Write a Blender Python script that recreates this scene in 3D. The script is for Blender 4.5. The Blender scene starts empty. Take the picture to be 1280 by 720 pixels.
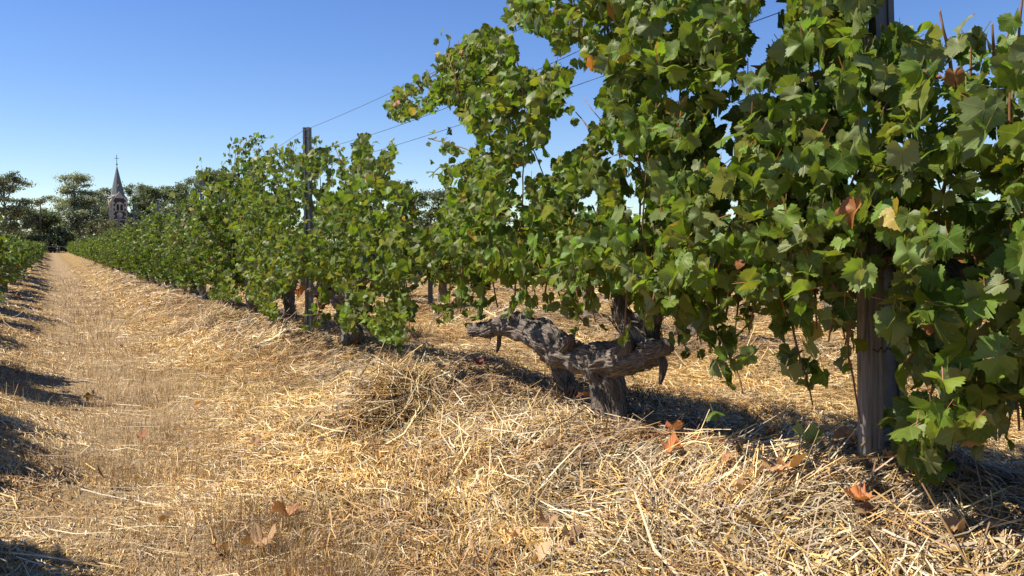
import bpy, math, random
import numpy as np
from mathutils import Vector, Matrix

rng = np.random.default_rng(7)
random.seed(7)
S = bpy.context.scene
C = S.collection

# ------------------------------------------------------------------ camera, world, sun, exposure
CAM_Z, YAW, PITCH, F = 1.12, math.radians(29.0), math.radians(2.9), 1040.0 / 1280.0
cam = bpy.data.cameras.new('camera')
cam.sensor_width = 36.0
cam.lens = 36.0 * F
cam.clip_start, cam.clip_end = 0.05, 6000.0
cam_o = bpy.data.objects.new('camera', cam)
C.objects.link(cam_o)
cam_o.location = (0, 0, CAM_Z)
cam_o.rotation_euler = (math.pi / 2 - PITCH, 0, -YAW)
S.camera = cam_o

SUN_EL, SUN_AZ = math.radians(57.0), math.radians(-61.0)      # azimuth from +Y, towards +X positive
sun_vec = Vector((math.sin(SUN_AZ) * math.cos(SUN_EL), math.cos(SUN_AZ) * math.cos(SUN_EL), math.sin(SUN_EL)))
world = bpy.data.worlds.new('World')
S.world = world
world.use_nodes = True
wn = world.node_tree
sky = wn.nodes.new('ShaderNodeTexSky')
sky.sky_type = 'NISHITA'
sky.sun_disc = False
sky.sun_elevation = SUN_EL
sky.sun_rotation = SUN_AZ
sky.altitude = 100.0
sky.air_density = 1.0
sky.dust_density = 0.0
sky.ozone_density = 4.0
bg = wn.nodes['Background']
bg.inputs['Strength'].default_value = 0.092
hs = wn.nodes.new('ShaderNodeHueSaturation')
hs.inputs['Saturation'].default_value = 1.2
hs.inputs['Hue'].default_value = 0.515
wn.links.new(sky.outputs['Color'], hs.inputs['Color'])
wn.links.new(hs.outputs['Color'], bg.inputs['Color'])
sun = bpy.data.lights.new('sun', 'SUN')
sun.energy = 5.0
sun.angle = math.radians(0.5)
sun.color = (1.0, 0.93, 0.82)
sun_o = bpy.data.objects.new('sun', sun)
C.objects.link(sun_o)
sun_o.rotation_euler = (-sun_vec).to_track_quat('-Z', 'Y').to_euler()
S.view_settings.view_transform = 'Standard'
S.view_settings.look = 'None'
S.view_settings.gamma = 1.0
S.view_settings.exposure = 0.72
S.view_settings.use_curve_mapping = False
S.cycles.max_bounces = 6
S.cycles.diffuse_bounces = 3
S.cycles.transmission_bounces = 4

# ------------------------------------------------------------------ small maths
def _h(ix, iy, iz):
    n = (ix * 374761393 + iy * 668265263 + iz * 2147483647 + 1013904223) & 0xFFFFFFFF
    n = ((n ^ (n >> 13)) * 1274126177) & 0xFFFFFFFF
    n = ((n ^ (n >> 16)) * 2246822519) & 0xFFFFFFFF
    return ((n ^ (n >> 15)) & 0xFFFFFF) / float(0xFFFFFF)

def vnoise(x, y, z=0.0):
    x, y, z = np.broadcast_arrays(np.asarray(x, float), np.asarray(y, float), np.asarray(z, float))
    ix, iy, iz = (np.floor(a).astype(np.int64) for a in (x, y, z))
    fx, fy, fz = x - ix, y - iy, z - iz
    fx, fy, fz = (a * a * (3 - 2 * a) for a in (fx, fy, fz))
    r = 0
    for dx in (0, 1):
        for dy in (0, 1):
            for dz in (0, 1):
                w = (fx if dx else 1 - fx) * (fy if dy else 1 - fy) * (fz if dz else 1 - fz)
                r = r + w * _h(ix + dx, iy + dy, iz + dz)
    return r * 2 - 1

ROW_X, ROW_GAP, NEIGHBOUR_X = 2.6, 3.5, -1.0
def rowdist(x):
    x = np.asarray(x, float)
    k = np.round((x - ROW_X) / ROW_GAP)
    xr = ROW_X + ROW_GAP * k
    return np.abs(x - xr)

HEAPS = []
def gz(x, y):
    x = np.asarray(x, float); y = np.asarray(y, float)
    d = rowdist(x)
    m = 0.5 + 0.5 * np.cos(np.pi * np.clip(d / 1.4, 0, 1))
    amp = 0.27 + 0.09 * vnoise(x / 5.0, y / 1.7, 3.3)
    near_fade = np.clip((175 - y) / 15, 0, 1) * np.clip((60 - np.abs(x - 15)) / 10, 0, 1)
    z = m * amp * near_fade
    z = z - 0.010 * np.clip(y, 0, 25)
    z = z + near_fade * (0.05 * vnoise(x / 0.55, y / 0.7, 1.1) + 0.024 * vnoise(x / 0.2, y / 0.22, 5.1)) * (0.45 + 0.75 * m)
    z = z + 0.12 * np.exp(-((x - ROW_X) ** 2 / 0.5 + (y - 1.9) ** 2 / 0.9))
    for hx, hy, hr, hh in HEAPS:
        z = z + hh * np.exp(-((x - hx) ** 2 + (y - hy) ** 2) / (hr * hr))
    return z

cp, sp = math.cos(PITCH), math.sin(PITCH)
def ray(px, py):
    """direction of the sight line through a point measured on the 1280x720 survey picture"""
    u, v = (px - 640) / 1040.0, (360 - py) / 1040.0
    fwd = Vector((math.sin(YAW) * cp, math.cos(YAW) * cp, -sp))
    right = Vector((math.cos(YAW), -math.sin(YAW), 0))
    up = right.cross(fwd)
    return fwd + right * u + up * v

def on_plane(px, py, off=0.0, x=ROW_X):
    d = ray(px, py)
    t = (x + off) / d.x
    return Vector((0, 0, CAM_Z)) + d * t

def on_ground(px, py):
    d = ray(px, py)
    lo = None
    t = 0.5
    while t < 400:
        p = d * t
        if CAM_Z + p.z < float(gz(p.x, p.y)):
            break
        lo = t
        t *= 1.01
    a, b = lo, t
    for _ in range(25):
        m = (a + b) / 2
        p = d * m
        if CAM_Z + p.z < float(gz(p.x, p.y)): b = m
        else: a = m
    p = d * b
    return Vector((p.x, p.y, float(gz(p.x, p.y))))

def at_depth(px, py, depth):
    """point on the sight line at a depth measured along the view axis"""
    return Vector((0, 0, CAM_Z)) + ray(px, py) * depth

# ------------------------------------------------------------------ mesh helpers
def mesh_np(name, V, faces, tint=None, uv=None, smooth=False):
    """faces: list of (M,k) index arrays; tint (nv,4) ; uv (nv,2) per vertex"""
    me = bpy.data.meshes.new(name)
    V = np.ascontiguousarray(V, dtype=np.float32)
    faces = [np.asarray(f, dtype=np.int32) for f in faces if len(f)]
    loops = np.concatenate([f.ravel() for f in faces])
    tot = np.concatenate([np.full(len(f), f.shape[1], np.int32) for f in faces])
    start = np.concatenate([[0], np.cumsum(tot)[:-1]]).astype(np.int32)
    me.vertices.add(len(V)); me.vertices.foreach_set('co', V.ravel())
    me.loops.add(len(loops)); me.loops.foreach_set('vertex_index', loops)
    me.polygons.add(len(tot)); me.polygons.foreach_set('loop_start', start); me.polygons.foreach_set('loop_total', tot)
    if smooth:
        me.polygons.foreach_set('use_smooth', np.ones(len(tot), dtype=bool))
    if tint is not None:
        a = me.attributes.new('tint', 'FLOAT_COLOR', 'POINT')
        a.data.foreach_set('color', np.ascontiguousarray(tint, dtype=np.float32).ravel())
    if uv is not None:
        l = me.uv_layers.new(name='UVMap')
        l.data.foreach_set('uv', np.ascontiguousarray(np.asarray(uv, dtype=np.float32)[loops]).ravel())
    me.update(calc_edges=True)
    me.validate()
    return me

def link(name, me, mat=None, parent=None, loc=None):
    o = bpy.data.objects.new(name, me)
    C.objects.link(o)
    if mat is not None and me is not None:
        if not me.materials: me.materials.append(mat)
    if parent is not None: o.parent = parent
    if loc is not None: o.location = loc
    return o

def tag(o, label=None, cat=None, group=None, kind=None):
    if label: o['label'] = label
    if cat: o['category'] = cat
    if group: o['group'] = group
    if kind: o['kind'] = kind
    return o

def thing(name, loc, label, cat, group=None, rz=0.0):
    o = bpy.data.objects.new(name, None)
    o.empty_display_size = 0.2
    C.objects.link(o)
    o.location = loc
    o.rotation_euler = (0, 0, rz)
    return tag(o, label, cat, group)

def copy_tree(root, loc, rz=0.0, sc=1.0, label=None, group=None, children=True):
    r = root.copy(); C.objects.link(r)
    r.location = loc; r.rotation_euler = (0, 0, rz); r.scale = (sc, sc, sc)
    if label: r['label'] = label
    if group: r['group'] = group
    if children:
        for ch in list(root.children):
            c = ch.copy(); C.objects.link(c); c.parent = r
            for g in list(ch.children):
                d = g.copy(); C.objects.link(d); d.parent = c
    return r

class MB:
    """collects boxes, bars and tubes into one mesh"""
    def __init__(s): s.v, s.f = [], []
    def box(s, c, size, rz=0.0, rot=None):
        c = Vector(c); hx, hy, hz = (a / 2 for a in size)
        R = rot if rot is not None else Matrix.Rotation(rz, 3, 'Z')
        b = len(s.v)
        for z in (-hz, hz):
            for x, y in ((-hx, -hy), (hx, -hy), (hx, hy), (-hx, hy)):
                s.v.append(c + R @ Vector((x, y, z)))
        s.f += [(b, b+3, b+2, b+1), (b+4, b+5, b+6, b+7)] + [(b+i, b+(i+1) % 4, b+4+(i+1) % 4, b+4+i) for i in range(4)]
        return s
    def prism(s, poly, axis_o, ax_u, ax_v, ax_n, depth):
        """poly in (u,v), extruded along n"""
        o = Vector(axis_o); u = Vector(ax_u); v = Vector(ax_v); n = Vector(ax_n)
        b = len(s.v); k = len(poly)
        for d in (0, depth):
            for p in poly: s.v.append(o + u * p[0] + v * p[1] + n * d)
        s.f.append(tuple(b + i for i in reversed(range(k)))); s.f.append(tuple(b + k + i for i in range(k)))
        s.f += [(b + i, b + (i + 1) % k, b + k + (i + 1) % k, b + k + i) for i in range(k)]
        return s
    def tube(s, pts, radii, n=8):
        pts = [Vector(p) for p in pts]
        if not hasattr(radii, '__len__'): radii = [radii] * len(pts)
        b = len(s.v)
        ref = Vector((0.31, 0.17, 0.93)).normalized()
        for i, p in enumerate(pts):
            t = (pts[min(i + 1, len(pts) - 1)] - pts[max(i - 1, 0)]).normalized()
            a = t.cross(ref)
            if a.length < 1e-3: a = t.cross(Vector((1, 0, 0)))
            a.normalize(); c = t.cross(a)
            for j in range(n):
                th = 2 * math.pi * j / n
                s.v.append(p + (a * math.cos(th) + c * math.sin(th)) * radii[i])
        for i in range(len(pts) - 1):
            for j in range(n):
                s.f.append((b + i*n + j, b + i*n + (j+1) % n, b + (i+1)*n + (j+1) % n, b + (i+1)*n + j))
        s.f.append(tuple(b + j for j in reversed(range(n))))
        e = b + (len(pts) - 1) * n
        s.f.append(tuple(e + j for j in range(n)))
        return s
    def build(s, name, mat, parent=None, loc=None, smooth=False, bevel=0.0):
        me = bpy.data.meshes.new(name)
        o0 = Vector(loc) if loc is not None else Vector((0, 0, 0))
        me.from_pydata([v - o0 for v in s.v], [], s.f)
        me.update()
        if smooth:
            for p in me.polygons: p.use_smooth = True
        o = link(name, me, mat, parent, loc)
        if bevel:
            m = o.modifiers.new('bevel', 'BEVEL'); m.width = bevel; m.segments = 2; m.limit_method = 'ANGLE'
        return o

def spline(pts, n):
    """Catmull-Rom through control points"""
    P = np.array([tuple(p) for p in pts], float)
    if len(P) == 2:
        t = np.linspace(0, 1, n)[:, None]
        return P[0] * (1 - t) + P[1] * t
    Q = np.vstack([2 * P[0] - P[1], P, 2 * P[-1] - P[-2]])
    T = np.linspace(0, len(P) - 1 - 1e-6, n)
    i = T.astype(int); f = (T - i)[:, None]
    a, b, c, d = Q[i], Q[i + 1], Q[i + 2], Q[i + 3]
    return 0.5 * (2 * b + (c - a) * f + (2 * a - 5 * b + 4 * c - d) * f**2 + (3 * b - a - 3 * c + d) * f**3)

# ------------------------------------------------------------------ materials
def mat_new(name):
    m = bpy.data.materials.new(name); m.use_nodes = True
    nt = m.node_tree
    return m, nt, nt.nodes['Principled BSDF']

def ramp(nt, fac, stops):
    r = nt.nodes.new('ShaderNodeValToRGB')
    el = r.color_ramp.elements
    while len(el) < len(stops): el.new(0.5)
    for e, (p, c) in zip(el, stops):
        e.position = p; e.color = (*c, 1)
    nt.links.new(fac, r.inputs['Fac'])
    return r.outputs['Color']

def noise(nt, scale, detail=4.0, rough=0.55, vec=None, sc=None):
    n = nt.nodes.new('ShaderNodeTexNoise')
    n.inputs['Scale'].default_value = scale; n.inputs['Detail'].default_value = detail; n.inputs['Roughness'].default_value = rough
    if vec is not None:
        if sc is not None:
            mp = nt.nodes.new('ShaderNodeMapping'); mp.inputs['Scale'].default_value = sc
            nt.links.new(vec, mp.inputs['Vector']); vec = mp.outputs['Vector']
        nt.links.new(vec, n.inputs['Vector'])
    return n.outputs['Fac']

def math_node(nt, op, a, b=None, c=None):
    n = nt.nodes.new('ShaderNodeMath'); n.operation = op
    for k, v in enumerate((a, b, c)):
        if v is None: continue
        if isinstance(v, (int, float)): n.inputs[k].default_value = v
        else: nt.links.new(v, n.inputs[k])
    return n.outputs[0]

def mix(nt, fac, a, b, kind='MIX'):
    n = nt.nodes.new('ShaderNodeMix'); n.data_type = 'RGBA'; n.blend_type = kind
    for idx, v in ((0, fac), (6, a), (7, b)):
        if isinstance(v, (int, float)): n.inputs[idx].default_value = v
        elif isinstance(v, tuple): n.inputs[idx].default_value = (*v, 1)
        else: nt.links.new(v, n.inputs[idx])
    return n.outputs[2]

def bump(nt, bsdf, height, strength=0.5, dist=0.02):
    b = nt.nodes.new('ShaderNodeBump'); b.inputs['Strength'].default_value = strength; b.inputs['Distance'].default_value = dist
    nt.links.new(height, b.inputs['Height']); nt.links.new(b.outputs['Normal'], bsdf.inputs['Normal'])

def coord(nt, which='Object'):
    return nt.nodes.new('ShaderNodeTexCoord').outputs[which]

def plain(name, stops, scale=6.0, rough=0.7, spec=0.3, bump_s=0.3, bump_d=0.01, sc=None, metal=0.0, which='Object'):
    m, nt, b = mat_new(name)
    n = noise(nt, scale, 6, 0.6, coord(nt, which), sc)
    nt.links.new(ramp(nt, n, stops), b.inputs['Base Color'])
    b.inputs['Roughness'].default_value = rough; b.inputs['Specular IOR Level'].default_value = spec; b.inputs['Metallic'].default_value = metal
    if bump_s: bump(nt, b, n, bump_s, bump_d)
    return m

def make_leaf_mat(name, back=(0.25, 0.29, 0.13), back_mix=0.45, trans=0.30, veins=True, rough=0.46):
    m, nt, b = mat_new(name)
    at = nt.nodes.new('ShaderNodeAttribute'); at.attribute_name = 'tint'
    col = at.outputs['Color']
    geo = nt.nodes.new('ShaderNodeNewGeometry')
    if veins:
        uv = nt.nodes.new('ShaderNodeUVMap').outputs['UV']
        sx = nt.nodes.new('ShaderNodeSeparateXYZ'); nt.links.new(uv, sx.inputs[0])
        ax = math_node(nt, 'ABSOLUTE', sx.outputs[0])
        ang = math_node(nt, 'ARCTAN2', ax, sx.outputs[1])
        rad = math_node(nt, 'SQRT', math_node(nt, 'ADD', math_node(nt, 'MULTIPLY', ax, ax), math_node(nt, 'MULTIPLY', sx.outputs[1], sx.outputs[1])))
        best = None
        for a0 in (0.0, 0.9, 1.95):
            d = math_node(nt, 'MULTIPLY', rad, math_node(nt, 'ABSOLUTE', math_node(nt, 'SINE', math_node(nt, 'SUBTRACT', ang, a0))))
            best = d if best is None else math_node(nt, 'MINIMUM', best, d)
        # side veins
        sv = math_node(nt, 'PINGPONG', math_node(nt, 'ADD', math_node(nt, 'MULTIPLY', rad, 5.5), math_node(nt, 'MULTIPLY', best, 4.5)), 1.0)
        side = math_node(nt, 'MULTIPLY', math_node(nt, 'LESS_THAN', sv, 0.10), 0.4)
        main = math_node(nt, 'SUBTRACT', 1.0, math_node(nt, 'SMOOTH_MIN', math_node(nt, 'DIVIDE', best, 0.035), 1.0, 0.2))
        main = math_node(nt, 'MAXIMUM', main, 0.0)
        vein = math_node(nt, 'MULTIPLY', math_node(nt, 'MAXIMUM', main, side), at.outputs['Alpha'])
        nz = noise(nt, 22.0, 3, 0.6, uv, None)
        blot = noise(nt, 60.0, 3, 0.6, coord(nt, 'Object'))
        col = mix(nt, math_node(nt, 'MULTIPLY', math_node(nt, 'SUBTRACT', blot, 0.35), 0.55), col, mix(nt, 1.0, col, (1.6, 1.35, 0.9), 'MULTIPLY'))
        col = mix(nt, math_node(nt, 'MULTIPLY', vein, 0.45), col, (0.22, 0.27, 0.08))
        bump(nt, b, math_node(nt, 'SUBTRACT', math_node(nt, 'MULTIPLY', blot, 0.8), math_node(nt, 'MULTIPLY', vein, 0.35)), 0.3, 0.004)
    dull = mix(nt, back_mix, col, back)
    col2 = mix(nt, math_node(nt, 'MULTIPLY', geo.outputs['Backfacing'], at.outputs['Alpha']), col, dull)
    nt.links.new(col2, b.inputs['Base Color'])
    b.inputs['Roughness'].default_value = rough; b.inputs['Specular IOR Level'].default_value = 0.26
    tr = nt.nodes.new('ShaderNodeBsdfTranslucent')
    nt.links.new(mix(nt, 1.0, col, (2.3, 2.1, 0.9), 'MULTIPLY'), tr.inputs['Color'])
    ms = nt.nodes.new('ShaderNodeMixShader'); ms.inputs[0].default_value = trans
    nt.links.new(b.outputs[0], ms.inputs[1]); nt.links.new(tr.outputs[0], ms.inputs[2])
    nt.links.new(ms.outputs[0], nt.nodes['Material Output'].inputs['Surface'])
    return m

M = {}
M['leaf'] = make_leaf_mat('vine leaf')
M['leaf_far'] = make_leaf_mat('vine leaf far', veins=False, back_mix=0.4)
M['gum'] = make_leaf_mat('gum leaf', back=(0.12, 0.13, 0.08), back_mix=0.3, trans=0.15, veins=False, rough=0.5)
M['dead'] = make_leaf_mat('dead leaf', back=(0.42, 0.27, 0.16), back_mix=0.5, trans=0.12, rough=0.7)

def make_straw_mat():
    m, nt, b = mat_new('straw')
    at = nt.nodes.new('ShaderNodeAttribute'); at.attribute_name = 'tint'
    n = noise(nt, 35.0, 2, 0.5, coord(nt))
    nt.links.new(mix(nt, math_node(nt, 'MULTIPLY', n, 0.6), at.outputs['Color'], mix(nt, 1.0, at.outputs['Color'], (0.62, 0.55, 0.45), 'MULTIPLY')), b.inputs['Base Color'])
    b.inputs['Roughness'].default_value = 0.55; b.inputs['Specular IOR Level'].default_value = 0.35
    return m
M['straw'] = make_straw_mat()

def make_bark():
    m, nt, b = mat_new('vine bark')
    uv = nt.nodes.new('ShaderNodeUVMap').outputs['UV']
    n1 = noise(nt, 1.0, 6, 0.65, uv, (9.0, 3.0, 1.0))
    n2 = noise(nt, 1.0, 5, 0.6, uv, (38.0, 5.0, 1.0))
    n3 = noise(nt, 14.0, 5, 0.6, coord(nt))
    h = math_node(nt, 'ADD', math_node(nt, 'MULTIPLY', n2, 0.85), math_node(nt, 'MULTIPLY', n1, 0.35))
    c = ramp(nt, math_node(nt, 'MULTIPLY', h, 0.85), [(0.36, (0.04, 0.031, 0.024)), (0.45, (0.16, 0.128, 0.10)), (0.54, (0.26, 0.22, 0.18)), (0.66, (0.42, 0.37, 0.32))])
    c = mix(nt, math_node(nt, 'MULTIPLY', n3, 0.45), c, mix(nt, 1.0, c, (0.75, 0.66, 0.58), 'MULTIPLY'))
    nt.links.new(c, b.inputs['Base Color'])
    b.inputs['Roughness'].default_value = 0.85; b.inputs['Specular IOR Level'].default_value = 0.2
    bump(nt, b, h, 1.0, 0.03)
    return m
M['bark'] = make_bark()
M['cane'] = plain('cane', [(0.3, (0.16, 0.075, 0.035)), (0.7, (0.30, 0.16, 0.07))], 30, 0.6, 0.3, 0.2, 0.002)
M['post_wood'] = plain('weathered post timber', [(0.30, (0.06, 0.05, 0.042)), (0.42, (0.19, 0.165, 0.15)), (0.6, (0.29, 0.26, 0.235)), (0.75, (0.38, 0.345, 0.32))], 6.0, 0.85, 0.15, 0.8, 0.01, (11, 11, 0.6))
M['steel'] = plain('galvanised steel', [(0.3, (0.085, 0.09, 0.095)), (0.7, (0.16, 0.17, 0.18))], 9.0, 0.55, 0.4, 0.05, 0.002, None, 0.15)
M['wire'] = plain('wire', [(0.3, (0.10, 0.10, 0.105)), (0.7, (0.17, 0.17, 0.175))], 20.0, 0.5, 0.5, 0, 0, None, 0.6)
M['hook'] = plain('rusty wire hook', [(0.3, (0.03, 0.022, 0.02)), (0.7, (0.07, 0.045, 0.03))], 40.0, 0.7, 0.3, 0, 0)
M['gum_bark'] = plain('gum bark', [(0.3, (0.17, 0.14, 0.11)), (0.7, (0.42, 0.36, 0.29))], 1.5, 0.85, 0.2, 0.3, 0.05, (1, 1, 0.3))
M['dark_bark'] = plain('dark bark', [(0.3, (0.05, 0.04, 0.03)), (0.7, (0.12, 0.10, 0.08))], 2.0, 0.85, 0.2, 0.3, 0.05)
M['stone'] = None
M['cream'] = plain('cream dressings', [(0.3, (0.50, 0.42, 0.32)), (0.7, (0.66, 0.58, 0.46))], 2.0, 0.85, 0.2, 0.2, 0.02)
M['slate'] = None
M['glass_dark'] = plain('dark louvres', [(0.3, (0.02, 0.018, 0.018)), (0.7, (0.045, 0.04, 0.04))], 3.0, 0.6, 0.3, 0, 0)
M['iron'] = plain('iron', [(0.3, (0.06, 0.06, 0.065)), (0.7, (0.10, 0.10, 0.105))], 9.0, 0.5, 0.4, 0, 0, None, 0.5)
M['fence'] = plain('grey fence timber', [(0.3, (0.20, 0.17, 0.14)), (0.7, (0.36, 0.32, 0.27))], 4.0, 0.85, 0.2, 0.2, 0.01)

def make_stone():
    m, nt, b = mat_new('dark bluestone')
    br = nt.nodes.new('ShaderNodeTexBrick')
    br.inputs['Color1'].default_value = (0.085, 0.062, 0.058, 1); br.inputs['Color2'].default_value = (0.05, 0.042, 0.045, 1)
    br.inputs['Mortar'].default_value = (0.16, 0.13, 0.11, 1)
    br.inputs['Scale'].default_value = 1.0; br.inputs['Brick Width'].default_value = 0.55; br.inputs['Row Height'].default_value = 0.28; br.inputs['Mortar Size'].default_value = 0.02
    mp = nt.nodes.new('ShaderNodeMapping'); mp.inputs['Rotation'].default_value = (math.pi / 2, 0, 0)
    nt.links.new(coord(nt), mp.inputs[0]); nt.links.new(mp.outputs[0], br.inputs[0])
    nt.links.new(br.outputs['Color'], b.inputs['Base Color']); b.inputs['Roughness'].default_value = 0.9
    return m
M['stone'] = make_stone()
def make_slate():
    m, nt, b = mat_new('spire slate')
    n = noise(nt, 3.0, 5, 0.6, coord(nt), (1, 1, 3))
    w = nt.nodes.new('ShaderNodeTexWave'); w.wave_type = 'BANDS'; w.bands_direction = 'Z'; w.inputs['Scale'].default_value = 1.2; w.inputs['Distortion'].default_value = 0.6
    nt.links.new(coord(nt), w.inputs[0])
    c = ramp(nt, n, [(0.3, (0.13, 0.145, 0.135)), (0.7, (0.24, 0.25, 0.235))])
    nt.links.new(mix(nt, math_node(nt, 'MULTIPLY', w.outputs['Fac'], 0.25), c, (0.09, 0.10, 0.10)), b.inputs['Base Color'])
    b.inputs['Roughness'].default_value = 0.65
    return m
M['slate'] = make_slate()

def make_ground():
    m, nt, b = mat_new('straw covered soil')
    co = coord(nt)
    sx = nt.nodes.new('ShaderNodeSeparateXYZ'); nt.links.new(co, sx.inputs[0])
    x = sx.outputs[0]
    n_big = noise(nt, 0.9, 5, 0.6, co)
    n_str = noise(nt, 1.0, 5, 0.65, co, (26.0, 7.0, 8.0))
    n_str2 = noise(nt, 1.0, 4, 0.6, co, (9.0, 34.0, 8.0))
    n_fine = noise(nt, 70.0, 4, 0.6, co)
    st = math_node(nt, 'MAXIMUM', n_str, n_str2)
    st = math_node(nt, 'ADD', math_node(nt, 'MULTIPLY', st, 0.65), math_node(nt, 'MULTIPLY', n_fine, 0.35))
    straw = ramp(nt, st, [(0.36, (0.05, 0.032, 0.015)), (0.48, (0.19, 0.12, 0.045)), (0.60, (0.40, 0.26, 0.10)), (0.74, (0.58, 0.43, 0.21))])
    soil = ramp(nt, n_fine, [(0.3, (0.17, 0.115, 0.06)), (0.55, (0.34, 0.24, 0.13)), (0.75, (0.50, 0.38, 0.22))])
    # worn middle of the path between the two planted banks
    mid = math_node(nt, 'ABSOLUTE', math_node(nt, 'SUBTRACT', x, 0.45))
    worn = math_node(nt, 'SUBTRACT', 1.0, math_node(nt, 'DIVIDE', mid, 0.75))
    worn = math_node(nt, 'ADD', worn, math_node(nt, 'MULTIPLY', math_node(nt, 'SUBTRACT', n_big, 0.5), 1.3))
    wn_ = nt.nodes.new('ShaderNodeMapRange'); wn_.inputs[1].default_value = 0.0; wn_.inputs[2].default_value = 0.6
    nt.links.new(worn, wn_.inputs[0])
    c = mix(nt, math_node(nt, 'MULTIPLY', wn_.outputs[0], 0.8), straw, soil)
    c = mix(nt, math_node(nt, 'MULTIPLY', n_big, 0.35), c, mix(nt, 1.0, c, (0.78, 0.74, 0.70), 'MULTIPLY'))
    nt.links.new(c, b.inputs['Base Color'])
    b.inputs['Roughness'].default_value = 0.9; b.inputs['Specular IOR Level'].default_value = 0.15
    bump(nt, b, st, 0.9, 0.03)
    return m
M['ground'] = make_ground()

# ------------------------------------------------------------------ ground
p_heap = Vector((0, 0, 0))
h1 = on_ground(478, 520); h2 = on_ground(262, 402); h3 = on_ground(560, 470)
HEAPS += [(h1.x, h1.y, 0.30, 0.07), (h2.x, h2.y, 0.35, 0.08), (h3.x, h3.y, 0.35, 0.04)]

def axis(parts):
    a = np.concatenate([np.arange(p, q, s) for p, q, s in parts])
    return np.unique(np.round(a, 4))
gx = axis([(-3000, -400, 400), (-400, -60, 20), (-60, -8, 2), (-8, -2.5, 0.4), (-2.5, 8.0, 0.07), (8, 22, 0.2), (22, 60, 1.5), (60, 400, 20), (400, 3001, 400)])
ys = [0.6]
while ys[-1] < 200: ys.append(ys[-1] + max(0.06, ys[-1] * 0.016))
gy = np.unique(np.concatenate([np.arange(-3000, -100, 400), np.arange(-100, -6, 6), np.arange(-6, 0.6, 0.25), ys, np.arange(220, 400, 20), np.arange(400, 3801, 400)]))
GX, GY = np.meshgrid(gx, gy)
GZ = gz(GX, GY)
nx, ny = len(gx), len(gy)
idx = np.arange(nx * ny).reshape(ny, nx)
quads = np.stack([idx[:-1, :-1], idx[:-1, 1:], idx[1:, 1:], idx[1:, :-1]], -1).reshape(-1, 4)
g_me = mesh_np('ground', np.stack([GX, GY, GZ - 0.004], -1).reshape(-1, 3), [quads], smooth=True)
ground = link('ground', g_me, M['ground'])
tag(ground, kind='structure')

# ------------------------------------------------------------------ straw
def straw_mesh(name, cx, cy, ang, length, width, lift_a, lift_m, lift_b, tint, roll=None, base_z=None):
    n = len(cx)
    dx, dy = np.cos(ang), np.sin(ang)
    # sideways bow
    bow = rng.normal(0, 0.15, n) * length
    V = np.zeros((n, 3, 2, 3))
    roll = rng.uniform(-0.9, 0.9, n) if roll is None else roll
    wx, wy, wz = -dy * np.cos(roll) * width / 2, dx * np.cos(roll) * width / 2, np.sin(roll) * width / 2
    for k, (s, lf) in enumerate(((-0.5, lift_a), (0.0, lift_m), (0.5, lift_b))):
        bx = bow if k == 1 else 0
        X = cx + dx * length * s - dy * bx
        Y = cy + dy * length * s + dx * bx
        Z = gz(X, Y) + lf if base_z is None else base_z + lf
        tp = 1.0 if k < 2 else 0.75
        V[:, k, 0] = np.stack([X - wx * tp, Y - wy * tp, Z - wz * tp], -1)
        V[:, k, 1] = np.stack([X + wx * tp, Y + wy * tp, Z + wz * tp], -1)
    b = (np.arange(n) * 6)[:, None]
    q = np.concatenate([b + np.array([0, 1, 3, 2]), b + np.array([2, 3, 5, 4])])
    T = np.repeat(np.concatenate([tint, np.ones((n, 1))], 1), 6, axis=0)
    return mesh_np(name, V.reshape(-1, 3), [q], tint=T)

PAL = np.array([(0.56, 0.36, 0.125), (0.68, 0.48, 0.20), (0.50, 0.31, 0.10), (0.78, 0.66, 0.42), (0.36, 0.26, 0.15), (0.26, 0.15, 0.06), (0.56, 0.46, 0.32)])
def straw_tint(n, w):
    k = rng.choice(len(PAL), n, p=np.array(w) / sum(w))
    return np.clip(PAL[k] * rng.uniform(0.78, 1.2, (n, 1)) * rng.normal(1, 0.03, (n, 3)), 0.02, 0.9)

def polar(n, r0, r1, a0=-14, a1=74):
    r = r0 * np.exp(rng.uniform(0, 1, n) * math.log(r1 / r0))
    a = np.radians(rng.uniform(a0, a1, n))
    return r * np.sin(a), r * np.cos(a), r

N = 430000
x, y, r = polar(N, 1.5, 70)
d = rowdist(x)
path = np.clip(1.45 - np.abs(x - 0.25) / 0.8 + 0.5 * vnoise(x * 1.2, y * 0.9, 2.0), 0, 1)
path = np.where((x < 1.7) & (x > -0.9), path, 0)
keep = rng.uniform(0, 1, N) > path * np.clip(.2 - .45 * vnoise(x / .55, y / .8, 51.0), .0, .7)
x, y, r, d, path = (a[keep] for a in (x, y, r, d, path)); n = len(x)
toe = np.exp(-((d - 1.05) / 0.45) ** 2)
field = 1.5 * vnoise(x / 0.45, y / 0.45, 9.0) + 0.9 * vnoise(x / 1.6, y / 1.6, 4.0)
ang = np.where(rng.uniform(0, 1, n) < toe * 0.75, math.pi / 2 + 0.35 * field + rng.normal(0, 0.28, n), 0.6 + 1.6 * field + rng.normal(0, 0.75, n))
length = np.where(rng.uniform(0, 1, n) < .62, rng.uniform(.025, .10, n), np.exp(rng.normal(math.log(0.15), 0.4, n))) * (1 - 0.6 * path)
length = length * np.where(d < .95, 1.25, .85) * np.where(d < .7, 1.1, 1)
length = np.clip(length, 0.02, 0.40)
lod = np.clip(r / 7.0, 1, 4)
width = rng.uniform(0.0022, 0.0058, n) * np.where(rng.uniform(0, 1, n) < 0.06, 2.0, 1.0) * lod * np.where(d < .8, 1.05, .9) * (1 - .35 * path)
length = length * np.clip(lod, 1, 1.5)
up = rng.exponential(0.013, n) * (1 - 0.6 * path) + 0.003
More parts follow.
